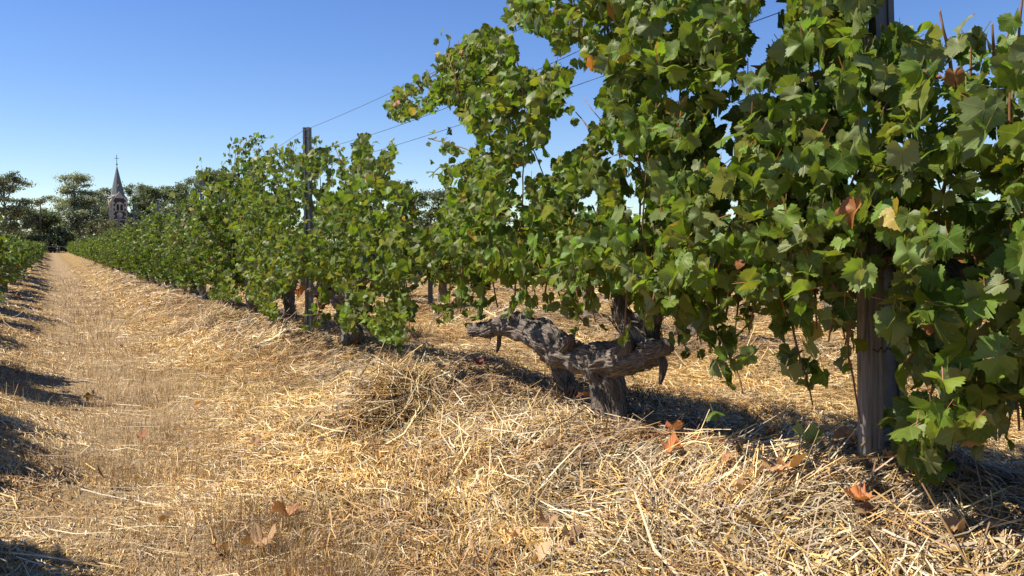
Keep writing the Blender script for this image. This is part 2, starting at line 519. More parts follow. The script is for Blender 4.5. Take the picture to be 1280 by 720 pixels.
la = up * rng.uniform(0, 1.3, n); lb = up * rng.uniform(0, 1.3, n); lm = up + 0.004
stick = rng.uniform(0, 1, n) < 0.06 * (1 - path)
lb = np.where(stick, lb + length * rng.uniform(0.1, 0.6, n), lb); lm = np.where(stick, lm + 0.3 * (lb - la), lm)
gold = 0.7 * vnoise(x / 0.8, y / 0.8, 12.0) + 0.75 * toe - 0.3 * (d < .75)
tA = straw_tint(n, (3, 3, 2.2, 2, 0.9, 0.9, 0.6)); tB = straw_tint(n, (1.5, 1.6, 1.0, 1.6, 2.6, 1.6, 2.2)); tC = straw_tint(n, (2.0, 2.4, .9, 1.2, 1.4, 0.5, 1.8)) * 1.06
pick = rng.uniform(-0.6, 0.6, n)
tA = tA * np.array([1.10, 1.08, 1.0])
tG = straw_tint(n, (.8, .9, .4, 1.1, 2.6, 1.3, 3.0)) * .9
tint = np.where((gold > pick)[:, None], tA, tB)
bank = np.clip(1.25 - d / .8 + .7 * vnoise(x / .6, y / .6, 31.0), 0, 1) * (x > 1.2)
tint = np.where((rng.uniform(0, 1, n) < bank * .75)[:, None], tG, tint)
tint = np.where((rng.uniform(0, 1, n) < path)[:, None], tC, tint)
rot = np.clip(1.6 * vnoise(x / 0.28, y / 0.28, 21.0) + 0.8 * vnoise(x / 0.9, y / 0.9, 25.0) - 0.25, 0, 1)
tint = tint * (1 - 0.55 * rot * rng.uniform(0.3, 1, n))[:, None] * np.where((rng.uniform(0, 1, n) < 0.12)[:, None], 0.5, 1.0)
patch = vnoise(x / .55, y / .8, 51.0) + .6 * vnoise(x / .17, y / .2, 53.0)
tint = tint * np.clip(1.06 + .30 * patch, .55, 1.35)[:, None] * np.where(patch[:, None] < -.25, np.array([[.95, .86, .8]]), 1.0)
straw = link('straw_mulch', straw_mesh('straw_mulch', x, y, ang, length, width, la, lm, lb, tint), M['straw'])
tag(straw, 'golden and grey loose straw spread over the banks and path', 'straw', kind='stuff')

m = 2600
x, y, r = polar(m, 1.8, 18, -14, 60)
k = (x > -1.2) & (x < 1.7); x, y, r = x[k], y[k], r[k]; m = len(x)
ang = np.where(rng.uniform(0, 1, m) < .6, rng.normal(-.35, .45, m), rng.uniform(0, 3.14, m))
ln = rng.uniform(.10, .30, m)
tl = straw_tint(m, (1, 2.5, .4, 3, .6, .2, 1.6))
straw2 = straw_mesh('loose_stalks', x, y, ang, ln, rng.uniform(.003, .0055, m) * np.clip(r / 7, 1, 2.5), rng.uniform(.006, .02, m), rng.uniform(.012, .03, m), rng.uniform(.006, .03, m), tl)
tag(link('loose_stalks', straw2, M['straw']), 'pale loose stalks lying over the worn track', 'straw', kind='stuff')

# upright dead grass along the middle of the path and in odd tufts
def stubble(n, r0, r1):
    x, y, r = polar(n, r0, r1)
    p = np.exp(-((x - 0.55 - 0.15 * vnoise(y / 1.5, 0.3)) / 0.36) ** 2) + 0.35 * np.exp(-((x + 0.35) / 0.25) ** 2)
    p = p * (0.35 + 0.9 * np.clip(vnoise(x / 0.22, y / 0.22, 6.0) + 0.35, 0, 1)) + 0.06 * (vnoise(x / 0.3, y / 0.3, 8.0) > 0.35) + 0.16 * (x > 3.3) * (rowdist(x) > 0.9)
    k = rng.uniform(0, 1, n) < p * np.clip(r / 5.0, .5, 1) * (.25 + 1.3 * np.clip(vnoise(x / .45, y / .45, 41.0) + .3, 0, 1))
    return x[k], y[k], r[k]
x, y, r = stubble(620000, 1.7, 40)
n = len(x)
hgt = rng.uniform(0.025, 0.11, n) * (0.6 + 0.6 * np.clip(vnoise(x / 0.3, y / 0.3, 7.0) + 0.5, 0, 1.3))
wd = rng.uniform(0.0014, 0.003, n) * np.clip(r / 5, 1, 5)
a = rng.uniform(0, 2 * math.pi, n); lean = rng.normal(0, 0.4, n) * hgt; la_ = rng.uniform(0, 2 * math.pi, n)
V = np.zeros((n, 4, 3))
bz = gz(x, y) - 0.004
for k, (s, h, w) in enumerate(((-1, 0, 1), (1, 0, 1), (1, 1, 0.35), (-1, 1, 0.35))):
    V[:, k] = np.stack([x + np.cos(a) * wd * s * w * 0.5 + np.cos(la_) * lean * h, y + np.sin(a) * wd * s * w * 0.5 + np.sin(la_) * lean * h, bz + hgt * h], -1)
tint = straw_tint(n, (2.2, 2.4, 1.2, 1.6, 1.2, 0.4, 1.4)) * 1.12
q = (np.arange(n) * 4)[:, None] + np.array([0, 1, 2, 3])
patch = vnoise(x / .55, y / .8, 51.0) + .6 * vnoise(x / .17, y / .2, 53.0)
tint = tint * np.clip(1.0 + .3 * patch, .55, 1.25)[:, None]
st_me = mesh_np('dry_stubble', V.reshape(-1, 3), [q], tint=np.repeat(np.concatenate([tint, np.ones((n, 1))], 1), 4, axis=0))
tag(link('dry_stubble', st_me, M['straw']), 'short dead grass standing upright along the middle of the path', 'dry grass', kind='stuff')

def heap(name, c, rx, ry, n, lmin, lmax, dark, label, hump=0.12):
    k = 7
    sx, sy, sa, sh = rng.normal(0, rx * .8, k), rng.normal(0, ry * .8, k), rng.uniform(0, 6.28, k), rng.uniform(.5, 1.0, k)
    w_ = rng.integers(0, k, n)
    x = c.x + sx[w_] + rng.normal(0, rx * .4, n); y = c.y + sy[w_] + rng.normal(0, ry * .4, n)
    out = sa[w_] + rng.normal(0, 0.75, n)
    ln = rng.uniform(lmin, lmax, n)
    rr = np.sqrt(((x - c.x) / rx) ** 2 + ((y - c.y) / ry) ** 2)
    hm = hump * np.exp(-rr ** 2 / 2.2) * rng.uniform(0.05, 1.0, n) * sh[w_]
    la = hm + ln * rng.uniform(-.05, 0.85, n) ** 1.0 * np.exp(-rr / 2); lb = hm * rng.uniform(.2, 1, n) + rng.uniform(0, 0.03, n); lm = (la + lb) / 2 + rng.uniform(0, 0.03, n)
    la = np.maximum(la, .004)
    t = straw_tint(n, (2, 1.6, 2.0, 0.9, 1.2, 2.2, 0.5)) * dark * rng.choice([.5, .95, 1.25], (n, 1))
    me = straw_mesh(name, x, y, out, ln, rng.uniform(0.003, 0.0065, n), la, lm, lb, t)
    o0 = np.array((c.x, c.y, c.z))
    co = np.empty(len(me.vertices) * 3, np.float32); me.vertices.foreach_get('co', co)
    me.vertices.foreach_set('co', (co.reshape(-1, 3) - o0).astype(np.float32).ravel()); me.update()
    return tag(link(name, me, M['straw'], loc=c), label, 'straw heap', 'straw heaps on the bank')
heap('straw_heap', on_ground(480, 505), 0.24, 0.26, 3000, 0.09, 0.36, 1.0, 'dark tangled straw heap on the bank left of the gnarled vine trunk', 0.20)
heap('straw_heap', on_ground(262, 405), 0.26, 0.3, 1600, 0.10, 0.34, 1.0, 'pale straw heap on the bank beside the path, the farther of two', 0.16)

def weeds(px, py, n, r0, label, hmax=.22):
    c = on_ground(px, py); mb = MB(); r_ = random.Random(px)
    for k in range(n):
        a = r_.uniform(0, 6.28); d_ = r_.gauss(0, r0); x = c.x + d_ * math.cos(a); y = c.y + d_ * math.sin(a)
        b = Vector((x, y, float(gz(x, y)) - .01)); h = r_.uniform(.3, 1) * hmax
        e = b + Vector((r_.gauss(0, .5) * h, r_.gauss(0, .5) * h, h))
        mb.tube([b, b.lerp(e, .5) + Vector((r_.gauss(0, .01), r_.gauss(0, .01), .01)), e], [.0026, .002, .001], 3)
    return tag(mb.build('dry_weed', M['weed'], None, loc=c), label, 'weed', kind='stuff')
M['weed'] = plain('dry weed', [(0.3, (0.07, 0.045, 0.025)), (0.7, (0.20, 0.13, 0.07))], 30, .8, .2, 0, 0)
weeds(520, 424, 150, .16, 'dark dry weeds between the second post vine and the gnarled trunk')
weeds(700, 505, 70, .10, 'dry weeds in the shade behind the gnarled trunk', .16)
weeds(800, 505, 90, .16, 'dry weeds in the shade right of the gnarled trunk', .14)
weeds(960, 520, 90, .25, 'dry weeds in the shade left of the timber post', .12)

# ------------------------------------------------------------------ leaves
def leaf_outline(fine, seed):
    r_ = random.Random(seed)
    key = [(0, 1.0), (10, 0.92), (20, 0.86), (32, 0.76), (42, 0.84), (52, 0.94), (62, 0.90), (74, 0.84), (86, 0.74), (98, 0.78), (112, 0.82), (126, 0.77), (142, 0.70), (158, 0.58), (173, 0.22)]
    if fine:
        half = []
        for i, (a, rr) in enumerate(key):
            half.append((a, rr * r_.uniform(0.94, 1.05)))
            if i < len(key) - 1 and i not in (13,):
                a2, r2 = key[i + 1]
                half.append(((a + a2) / 2, (rr + r2) / 2 * r_.uniform(0.87, 0.94)))
    else:
        half = [(0, 1.0), (32, 0.76), (54, 0.93), (86, 0.72), (114, 0.82), (150, 0.62), (174, 0.2)]
    pts = []
    for a, rr in half: pts.append((math.radians(a), rr))
    for a, rr in reversed(half[1:]): pts.append((-math.radians(a), rr * r_.uniform(0.93, 1.05)))
    return pts

def leaf_template(level, seed):
    r_ = random.Random(seed * 31 + level)
    fold, curl, wave, ph = r_.uniform(-0.35, 0.95), r_.uniform(-1.0, 0.45), r_.uniform(0.08, 0.24), r_.uniform(0, 6)
    def shape(X, Y):
        rr = math.hypot(X, Y); th = math.atan2(X, Y)
        z = fold * abs(X) * 0.8 + curl * rr * rr * 0.55 + wave * rr * math.sin(3.0 * th + ph) + 0.25 * wave * rr * math.sin(5 * th + ph * 2)
        return z
    if level == 2:
        P = [(0, -0.25), (0.72, 0.1), (0.42, 0.75), (0, 1.0), (-0.42, 0.75), (-0.72, 0.1)]
        V = [(X, Y, shape(X, Y)) for X, Y in P]
        return np.array(V), [np.array([[0, 1, 2, 3], [0, 3, 4, 5]])], np.array(P)
    ol = leaf_outline(level == 0, seed)
    P = [(0, 0)]
    k = len(ol)
    if level == 0:
        P += [(math.sin(a) * rr * 0.5, math.cos(a) * rr * 0.5) for a, rr in ol]
        P += [(math.sin(a) * rr, math.cos(a) * rr) for a, rr in ol]
        tri = np.array([[0, 1 + (i + 1), 1 + i] for i in range(k - 1)])
        qd = np.array([[1 + i, 1 + i + 1, 1 + k + i + 1, 1 + k + i] for i in range(k - 1)])
        F = [tri, qd]
    else:
        P += [(math.sin(a) * rr, math.cos(a) * rr) for a, rr in ol]
        F = [np.array([[0, 1 + (i + 1), 1 + i] for i in range(k - 1)])]
    V = np.array([(X, Y, shape(X, Y)) for X, Y in P])
    return V, F, np.array(P)
TPL = {lv: [leaf_template(lv, s) for s in range(1, 15)] for lv in (0, 1, 2)}

def basis(az, pitch, roll, tw):
    """tip direction from azimuth/pitch, normal rolled about it"""
    t = np.stack([np.cos(az) * np.cos(pitch), np.sin(az) * np.cos(pitch), -np.sin(pitch)], -1)
    n = np.stack([np.cos(az) * np.sin(pitch), np.sin(az) * np.sin(pitch), np.cos(pitch)], -1)
    s = np.cross(t, n)
    n2 = n * np.cos(roll)[:, None] + s * np.sin(roll)[:, None]
    s2 = np.cross(t, n2)
    return s2, t, n2

def leaves_mesh(name, pos, scale, tint, level, az=None, pitch=None, roll=None, petiole=True):
    n = len(pos)
    az = rng.uniform(0, 2 * math.pi, n) if az is None else az
    pitch = np.where(rng.uniform(0, 1, n) < .38, rng.normal(0.25, 0.35, n), np.clip(rng.normal(1.3, 0.3, n), .3, 1.9)) if pitch is None else pitch
    roll = rng.normal(0, 0.55, n) if roll is None else roll
    s, t, nn = basis(az, pitch, roll, None)
    which = rng.integers(0, len(TPL[level]), n)
    Vs, Ts, Us, Fs = [], [], [], []
    base = 0
    flip = rng.choice([-1.0, 1.0], n)
    for k, (tv, tf, tu) in enumerate(TPL[level]):
        sel = np.where(which == k)[0]
        if not len(sel): continue
        asp = rng.uniform(0.85, 1.12, len(sel))
        m = len(tv)
        L = tv[None, :, :] * scale[sel][:, None, None]
        zs = rng.uniform(0.5, 1.5, len(sel))
        P = pos[sel][:, None, :] + (L[:, :, 0] * asp[:, None])[:, :, None] * s[sel][:, None, :] + L[:, :, 1][:, :, None] * t[sel][:, None, :] + (L[:, :, 2] * zs[:, None])[:, :, None] * nn[sel][:, None, :]
        Vs.append(P.reshape(-1, 3))
        Ts.append(np.repeat(np.concatenate([tint[sel], np.ones((len(sel), 1))], 1), m, axis=0))
        Us.append(np.tile(tu, (len(sel), 1)))
        off = base + (np.arange(len(sel)) * m)
        for f in tf: Fs.append((off[:, None, None] + f[None]).reshape(-1, f.shape[1]))
        base += len(sel) * m
    if petiole and level == 0:
        ln = scale * rng.uniform(0.6, 1.1, n)
        back = -t * 0.7 + np.array([0, 0, 0.35]) + rng.normal(0, 0.35, (n, 3))
        back /= np.linalg.norm(back, axis=1)[:, None]
        A = pos; B = pos + back * ln[:, None]
        w = np.cross(back, rng.normal(0, 1, (n, 3))); w = w / np.linalg.norm(w, axis=1)[:, None] * 0.0016
        P = np.stack([A - w, A + w, B + w, B - w], 1)
        Vs.append(P.reshape(-1, 3))
        pc = np.where(rng.uniform(0, 1, (n, 1)) < 0.5, np.array([[0.30, 0.27, 0.08]]), np.array([[0.33, 0.14, 0.08]]))
        Ts.append(np.repeat(np.concatenate([pc, np.zeros((n, 1))], 1), 4, axis=0)); Us.append(np.zeros((n * 4, 2)))
        Fs.append(base + (np.arange(n) * 4)[:, None] + np.array([0, 1, 2, 3])); base += n * 4
    tris = [f for f in Fs if f.shape[1] == 3]; qs = [f for f in Fs if f.shape[1] == 4]
    groups = ([np.concatenate(tris)] if tris else []) + ([np.concatenate(qs)] if qs else [])
    return mesh_np(name, np.concatenate(Vs), groups, tint=np.concatenate(Ts), uv=np.concatenate(Us), smooth=(level == 0))

def vine_tint(n, dead=0.004, yellow=0.06):
    base = np.array([(0.096, 0.155, 0.018)]) * rng.uniform(0.5, 1.5, (n, 1)) * rng.normal(1, 0.07, (n, 3))
    u = rng.uniform(0, 1, n)[:, None]
    base = np.where(u < yellow, np.array([(0.15, 0.18, 0.02)]) * rng.uniform(0.7, 1.2, (n, 1)), base)
    base = np.where((u > 0.30) & (u < 0.42), np.array([(0.17, 0.20, 0.075)]) * rng.uniform(0.8, 1.2, (n, 1)), base)  # random share of leaves paled, painting in sunlit highlights
    base = np.where(u > 1 - dead, np.array([(0.34, 0.13, 0.045)]) * rng.uniform(0.6, 1.2, (n, 1)), base)
    base = np.where((u > 1 - 2 * dead) & (u < 1 - dead), np.array([(0.36, 0.27, 0.06)]), base)
    return np.clip(base, 0.01, 0.7)

# ------------------------------------------------------------------ gnarled wood
def limb_arrays(pts, radii, seed, rings=None, seg=28, rough=1.0, fine_step=0.014):
    L = sum((Vector(pts[i + 1]) - Vector(pts[i])).length for i in range(len(pts) - 1))
    rings = rings or max(8, int(L / fine_step))
    P = spline(pts, rings)
    R = np.interp(np.linspace(0, 1, rings), np.linspace(0, 1, len(radii)), radii)
    T = np.gradient(P, axis=0); T /= np.linalg.norm(T, axis=1)[:, None]
    a = np.cross(T[0], (0.3, 0.8, 0.52)); a /= np.linalg.norm(a)
    A = np.zeros_like(P)
    for i in range(rings):
        a = a - T[i] * np.dot(a, T[i]); a /= np.linalg.norm(a); A[i] = a
    B = np.cross(T, A)
    th = np.linspace(0, 2 * math.pi, seg, endpoint=False)
    s = np.linspace(0, L, rings)
    TH, SS = np.meshgrid(th, s)
    tw = TH + SS * 1.0
    rid = 0.7 - 2.2 * np.abs(vnoise(np.cos(tw) * 1.9 + seed, np.sin(tw) * 1.9, SS * 5.0))
    rid2 = 0.5 - 1.6 * np.abs(vnoise(np.cos(tw) * 5 + seed, np.sin(tw) * 5, SS * 9.0 + 3))
    fine = vnoise(np.cos(tw) * 13 + seed, np.sin(tw) * 13, SS * 16.0 + 3)
    lump = vnoise(np.cos(TH) * 0.9 + seed * 3, np.sin(TH) * 0.9, SS * 17.0)
    RR = R[:, None] * (1 + rough * (0.11 * rid + 0.15 * rid2 + 0.12 * fine + 0.24 * lump))
    V = P[:, None, :] + RR[:, :, None] * (A[:, None, :] * np.cos(TH)[:, :, None] + B[:, None, :] * np.sin(TH)[:, :, None])
    V = V.reshape(-1, 3)
    ii = np.arange(rings - 1)[:, None] * seg; jj = np.arange(seg)[None]
    q = np.stack([ii + jj, ii + (jj + 1) % seg, ii + seg + (jj + 1) % seg, ii + seg + jj], -1).reshape(-1, 4)
    u = np.abs(np.linspace(-1, 1, seg, endpoint=False))
    UV = np.stack([np.tile(u, rings), np.repeat(s * 4, seg) + seed], -1)
    c0, c1 = len(V), len(V) + 1
    V = np.vstack([V, P[0] - T[0] * R[0] * 0.4, P[-1] + T[-1] * R[-1] * 0.4])
    UV = np.vstack([UV, (0.5, seed), (0.5, seed + L * 4)])
    last = (rings - 1) * seg
    tri = np.array([[c0, (j + 1) % seg, j] for j in range(seg)] + [[c1, last + j, last + (j + 1) % seg] for j in range(seg)])
    return V, [q, tri], UV

def bark_strips(limbs, origin, parent, n, seed):
    r_ = random.Random(seed); Vs, Us, Q, b = [], [], [], 0
    for k in range(n):
        pts, rad = r_.choice(limbs[:10])
        L = sum((Vector(pts[i + 1]) - Vector(pts[i])).length for i in range(len(pts) - 1))
        P = spline([Vector(p) - Vector(origin) for p in pts], 60)
        T = np.gradient(P, axis=0); T /= np.linalg.norm(T, axis=1)[:, None]
        ln = min(.9, r_.uniform(.06, .2) / L); s0 = r_.uniform(0, 1 - ln); th = r_.uniform(0, 6.28); dth = r_.uniform(-.8, .8)
        w = r_.uniform(.002, .008); lift = r_.uniform(.0, .045)
        row = []
        for j, u in enumerate(np.linspace(0, 1, 6)):
            f = s0 + ln * u; i = int(f * 59); t = T[i]
            a = np.cross(t, (0.3, 0.8, 0.52)); a /= np.linalg.norm(a); c = np.cross(t, a)
            R_ = np.interp(f, np.linspace(0, 1, len(rad)), rad)
            ang = th + dth * u; o = a * math.cos(ang) + c * math.sin(ang); sd = np.cross(t, o)
            p = P[i] + o * (R_ * 1.12 + lift * (2 * u - 1) ** 2 * (1 if u > .5 else .3))
            ww = w * (1 - .6 * abs(2 * u - 1))
            row += [p - sd * ww, p + o * w * .5, p + sd * ww]
            Us += [(0, u * ln * L * 4 + k), (.06, u * ln * L * 4 + k), (.12, u * ln * L * 4 + k)]
        Vs.append(np.array(row))
        for j in range(5):
            for e in (0, 1): Q.append((b + j*3 + e, b + j*3 + e + 1, b + j*3 + e + 4, b + j*3 + e + 3))
        b += 18
    return np.concatenate(Vs), np.array(Q), np.array(Us)

def wood(name, limbs, origin, mat, parent, seg=28, rough=1.0, rings=None, fine=0.014, strips=None):
    Vs, Us, Q, T_, b = [], [], [], [], 0
    for k, (pts, rad) in enumerate(limbs):
        V, (q, t), U = limb_arrays([Vector(p) - Vector(origin) for p in pts], rad, k * 1.37 + 0.2, rings, seg, rough, fine)
        Vs.append(V); Us.append(U); Q.append(q + b); T_.append(t + b); b += len(V)
    if strips is not None: Vs.append(strips[0]); Us.append(strips[2]); Q.append(strips[1] + b)
    me = mesh_np(name, np.concatenate(Vs), [np.concatenate(Q), np.concatenate(T_)], uv=np.concatenate(Us), smooth=True)
    return link(name, me, mat, parent)

def in_poly(px, py, poly):
    ins = np.zeros(len(px), bool)
    j = len(poly) - 1
    for i in range(len(poly)):
        xi, yi = poly[i]; xj, yj = poly[j]
        c = ((yi > py) != (yj > py)) & (px < (xj - xi) * (py - yi) / (yj - yi + 1e-9) + xi)
        ins ^= c; j = i
    return ins

RAY0 = [ray(0, 0), ray(1, 0) - ray(0, 0), ray(0, 1) - ray(0, 0)]
def plane_pts(px, py, off):
    D = np.array(RAY0[0])[None] + px[:, None] * np.array(RAY0[1])[None] + py[:, None] * np.array(RAY0[2])[None]
    t = (ROW_X + off) / D[:, 0]
    return D * t[:, None] + np.array([0, 0, CAM_Z])

# open gaps between the shoots where the sky shows
OPENINGS = [[(721,101),(746,89),(764,101),(749,107),(755,122),(737,128),(737,150),(706,159),(688,174),(679,177),(691,153),(709,141),(706,122),(718,116)],
            [(648,62),(655,82),(690,78),(700,70),(690,60),(662,42),(640,38),(640,48)],
            [(728,250),(742,240),(748,262),(735,270)]]
def hero_leaves(polys):
    """polys: (outline measured on the row's vertical plane, depth mean, depth sd, leaf layers, leaf size)"""
    P, SC = [], []
    for poly, m, sd, lai, size in polys:
        a = np.array(poly, float)
        lo, hi = a.min(0), a.max(0)
        c = plane_pts(np.array([a[:, 0].mean()]), np.array([a[:, 1].mean()]), 0)[0]
        fwd = np.array([math.sin(YAW), math.cos(YAW), 0]); Z = float(c @ fwd)
        area = (hi - lo).prod() * (Z / 1040) ** 2
        n = int(area * lai / (0.95 * size * size))
        px = rng.uniform(lo[0], hi[0], n); py = rng.uniform(lo[1], hi[1], n)
        k = in_poly(px, py, poly)
        for hole in OPENINGS:
            for ex, ey in ((0, 0), (0, 10), (-7, 4), (7, 4)): k &= ~in_poly(px + ex, py + ey, hole)
        px, py = px[k], py[k]
        # pockets where the foliage thins
        kk = rng.uniform(0, 1, len(px)) < np.clip(0.66 + 1.3 * vnoise(px / 38, py / 38, 2.2) + .5 * vnoise(px / 16, py / 16, 5.2), 0.06, 1)
        px, py = px[kk], py[kk]
        off = np.clip(rng.normal(m, sd, len(px)), m - 2 * sd, m + 2 * sd)
        Q = plane_pts(px, py, off)
        P.append(Q); SC.append(size * rng.uniform(0.45, 1.2, len(px)))
    return np.concatenate(P), np.concatenate(SC)

def leaves_along(pts, step, size, off_sd=0.04):
    P = spline(pts, 60)
    L = np.concatenate([[0], np.cumsum(np.linalg.norm(np.diff(P, axis=0), axis=1))])
    s = np.arange(0.02, L[-1], step)
    Q = np.stack([np.interp(s, L, P[:, k]) for k in range(3)], -1) + rng.normal(0, off_sd, (len(s), 3))
    f = 1 - 0.3 * (s / L[-1])
    return Q, size * f * rng.uniform(0.75, 1.1, len(s))

def toward_light_az(n):
    # leaf tips hang outward on both sides, rather more on the lit side
    return np.where(rng.uniform(0, 1, n) < 0.45, rng.normal(math.pi * 0.9, 0.9, n), rng.uniform(0, 2 * math.pi, n))

def cane_mesh(pts, r0, r1, origin, parent, n=7, name='cane', mat=None):
    P = spline(pts, max(10, len(pts) * 6))
    P = P + np.stack([0.006 * vnoise(P[:, 2] * 9, P[:, 1] * 9, k) for k in range(3)], -1)
    mb = MB().tube([Vector(p) - Vector(origin) for p in P], list(np.linspace(r0, r1, len(P))), n)
    return mb.build(name, mat or M['cane'], parent, smooth=True)

def hero_vine(origin, label, limbs, polys, shoots, random_canes, seed, leaf_level=0, lab_group='vines of the trellised row'):
    global rng
    rng = np.random.default_rng(seed)
    t = thing('grape_vine', origin, label, 'grape vine', lab_group)
    wood('trunk', limbs, origin, M['bark'], t, seg=72, fine=0.006, rough=1.25, strips=bark_strips(limbs, origin, t, 190, seed) if len(limbs) > 6 else None)
    P, SC = hero_leaves(polys)
    for pts, step, size in shoots:
        if step:
            q, s = leaves_along(pts, step, size); P = np.vstack([P, q]); SC = np.concatenate([SC, s])
        cane_mesh(pts, 0.0058, 0.003, origin, t)
    for pts in random_canes: cane_mesh(pts, 0.006, 0.002, origin, t)
    n = len(P)
    me = leaves_mesh('foliage', P - np.array(origin), SC, vine_tint(n) * (.86 if seed > 12 else 1.0), leaf_level, az=toward_light_az(n))
    link('foliage', me, M['leaf'], t)
    return t

G = lambda px, py, off=0.0: on_plane(px, py, off)
def gnd(v, dz=-0.05): return Vector((v.x, v.y, float(gz(v.x, v.y)) + dz))

# --- the gnarled vine in the middle
b1 = on_ground(757, 520)
o1 = Vector((b1.x, b1.y, b1.z)); k1 = o1.x - ROW_X
px1 = 4.47 / 1040
def W(px, py, off=0.0): return on_plane(px, py, k1 + off)
limbs1 = [
    ([W(758, 535), W(755, 505), W(752, 482), W(748, 460), W(738, 445)], [21*px1, 16*px1, 14*px1, 17*px1, 16*px1]),
    ([W(774, 532, .03), W(771, 500, .03), W(768, 478, .02), W(758, 455)], [13*px1, 11*px1, 12*px1, 14*px1]),
    ([W(748, 452), W(722, 446, -.03), W(700, 438, -.05), W(680, 424, -.08), W(656, 410, -.1), W(628, 408, -.12), W(606, 412, -.14), W(590, 412, -.15)], [18*px1, 17*px1, 19*px1, 20*px1, 16*px1, 12*px1, 12*px1, 9*px1]),
    ([W(664, 412, -.1), W(650, 400, -.1), W(643, 392, -.12)], [13*px1, 9*px1, 5*px1]),
    ([W(680, 425, .04), W(696, 450, .08), W(708, 478, .1), W(712, 510, .1)], [15*px1, 13*px1, 12*px1, 14*px1]),
    ([W(745, 455), W(768, 452, -.03), W(792, 450, -.04), W(812, 444, -.02), W(826, 446)], [16*px1, 15*px1, 15*px1, 12*px1, 8*px1]),
    ([W(738, 438, -.02), W(762, 436, .03), W(785, 428, .04), W(800, 415, .04)], [11*px1, 9*px1, 9*px1, 10*px1]),
    ([W(792, 452, .04), W(806, 432, .05), W(803, 414, .04), W(790, 402, .02)], [13*px1, 17*px1, 20*px1, 14*px1]),
    ([W(800, 420, .02), W(784, 404, .0), W(776, 388, -.03), W(773, 366, -.03)], [15*px1, 15*px1, 10*px1, 4*px1]),
    ([W(802, 414, .05), W(815, 402, .05), W(824, 390, .03)], [14*px1, 10*px1, 5*px1]),
    ([W(806, 436, -.02), W(822, 436, -.06), W(836, 434, -.08)], [12*px1, 10*px1, 8*px1]),
    ([W(824, 442, -.05), W(829, 456, -.06), W(828, 470, -.06), W(825, 480, -.06)], [5*px1, 4*px1, 3*px1, 1.6*px1]),
    ([W(782, 445, -.05), W(786, 432, -.09), W(783, 424, -.1)], [9*px1, 6*px1, 3*px1]),
    ([W(704, 440, -.06), W(712, 428, -.09), W(714, 420, -.1)], [10*px1, 7*px1, 4*px1]),
    ([W(625, 418, -.12), W(623, 432, -.12), W(621, 440, -.12)], [4*px1, 3*px1, 1.5*px1]),
    ([W(765, 440, -.06), W(782, 432, -.09), W(790, 424, -.09)], [5*px1, 4*px1, 2*px1]),
]
A1 = [(484,142),(492,112),(520,98),(548,80),(565,62),(600,36),(632,38),(645,66),(640,85),(658,90),(660,115),(600,130),(560,128),(535,138),(500,150)]
A2 = [(572,128),(600,110),(650,85),(672,92),(695,80),(722,98),(716,130),(702,145),(696,165),(680,195),(692,205),(735,185),(742,240),(725,255),(735,275),(772,290),(770,345),(735,340),(715,372),(690,345),(660,352),(640,335),(620,330),(600,345),(560,330),(545,320),(505,322),(500,308),(535,290),(548,275),(560,240),(548,218),(582,205),(602,172),(578,150)]
B1 = [(632,22),(655,-12),(700,-90),(930,-90),(948,5),(925,20),(935,45),(915,75),(925,95),(962,90),(962,372),(930,368),(905,385),(880,365),(850,350),(835,385),(800,372),(780,350),(765,330),(772,285),(752,262),(735,228),(735,182),(752,160),(762,132),(742,130),(760,105),(768,92),(732,100),(712,78),(690,66),(660,45)]
sh1 = [
    ([W(600,400,-.1), W(610,330,-.1), W(625,220,-.05), W(620,120,0), W(590,70,-.05), W(540,95,-.1), W(492,135,-.12)], 0.05, 0.075),
    ([W(640,395,-.1), W(650,300), W(655,200), W(660,120), W(700,90,-.05)], 0.06, 0.075),
    ([W(640,230), W(600,195,-.1), W(560,180,-.1), W(535,172,-.1)], 0.045, 0.055),
    ([W(640,260), W(590,225,-.1), W(555,208,-.1), W(536,222,-.1)], 0.05, 0.06),
    ([W(640,330,-.1), W(600,345,-.15), W(565,378,-.2), W(546,402,-.2)], 0.06, 0.08),
    ([W(690,330), W(700,370,-.05), W(722,395,-.08), W(738,408,-.08)], 0.05, 0.07),
    ([W(670,330), W(655,360,-.05), W(672,385,-.08)], 0.06, 0.075),
    ([W(780,370), W(800,270), W(790,150), W(740,50), W(660,18), W(636,22)], 0.06, 0.075),
    ([W(800,360), W(840,250), W(850,100), W(850,-40)], 0.07, 0.075),
    ([W(870,340,-.1), W(885,380,-.12), W(900,420,-.13), W(920,462,-.14), W(928,492,-.14)], 0.026, 0.078),
    ([W(850,340,-.05), W(865,385,-.08), W(880,410,-.1)], 0.03, 0.07),
    ([W(715,330,-.05), W(735,370,-.1), W(745,402,-.1)], 0.035, 0.07),
    ([W(780,365), W(760,300), W(755,220), W(735,160), W(720,140)], 0.06, 0.07),
]
def ragged(W_, n, x0, x1, y0, drop, seed, size):
    r_ = random.Random(seed); out = []
    for _ in range(n):
        x = r_.uniform(x0, x1); o = r_.uniform(-.3, .25); dy = drop * r_.uniform(.45, 1.15); dx = r_.uniform(-22, 22)
        out.append(([W_(x, y0 - .35 * dy, o), W_(x + .3 * dx, y0 + .2 * dy, o - .03), W_(x + .7 * dx, y0 + .6 * dy, o - .05), W_(x + dx, y0 + dy, o - .05)], .034, size))
    return out
def rc(n, x0, x1, yb, yt, seed):
    r_ = random.Random(seed); out = []
    for _ in range(n):
        x = r_.uniform(x0, x1); o = r_.uniform(-.3, .2)
        out.append([W(x, yb + r_.uniform(-20, 20), o), W(x + r_.uniform(-40, 40), yb * .6 + yt * .4, o + r_.uniform(-.15, .1)), W(x + r_.uniform(-80, 80), yt + r_.uniform(0, 80), o)])
    return out
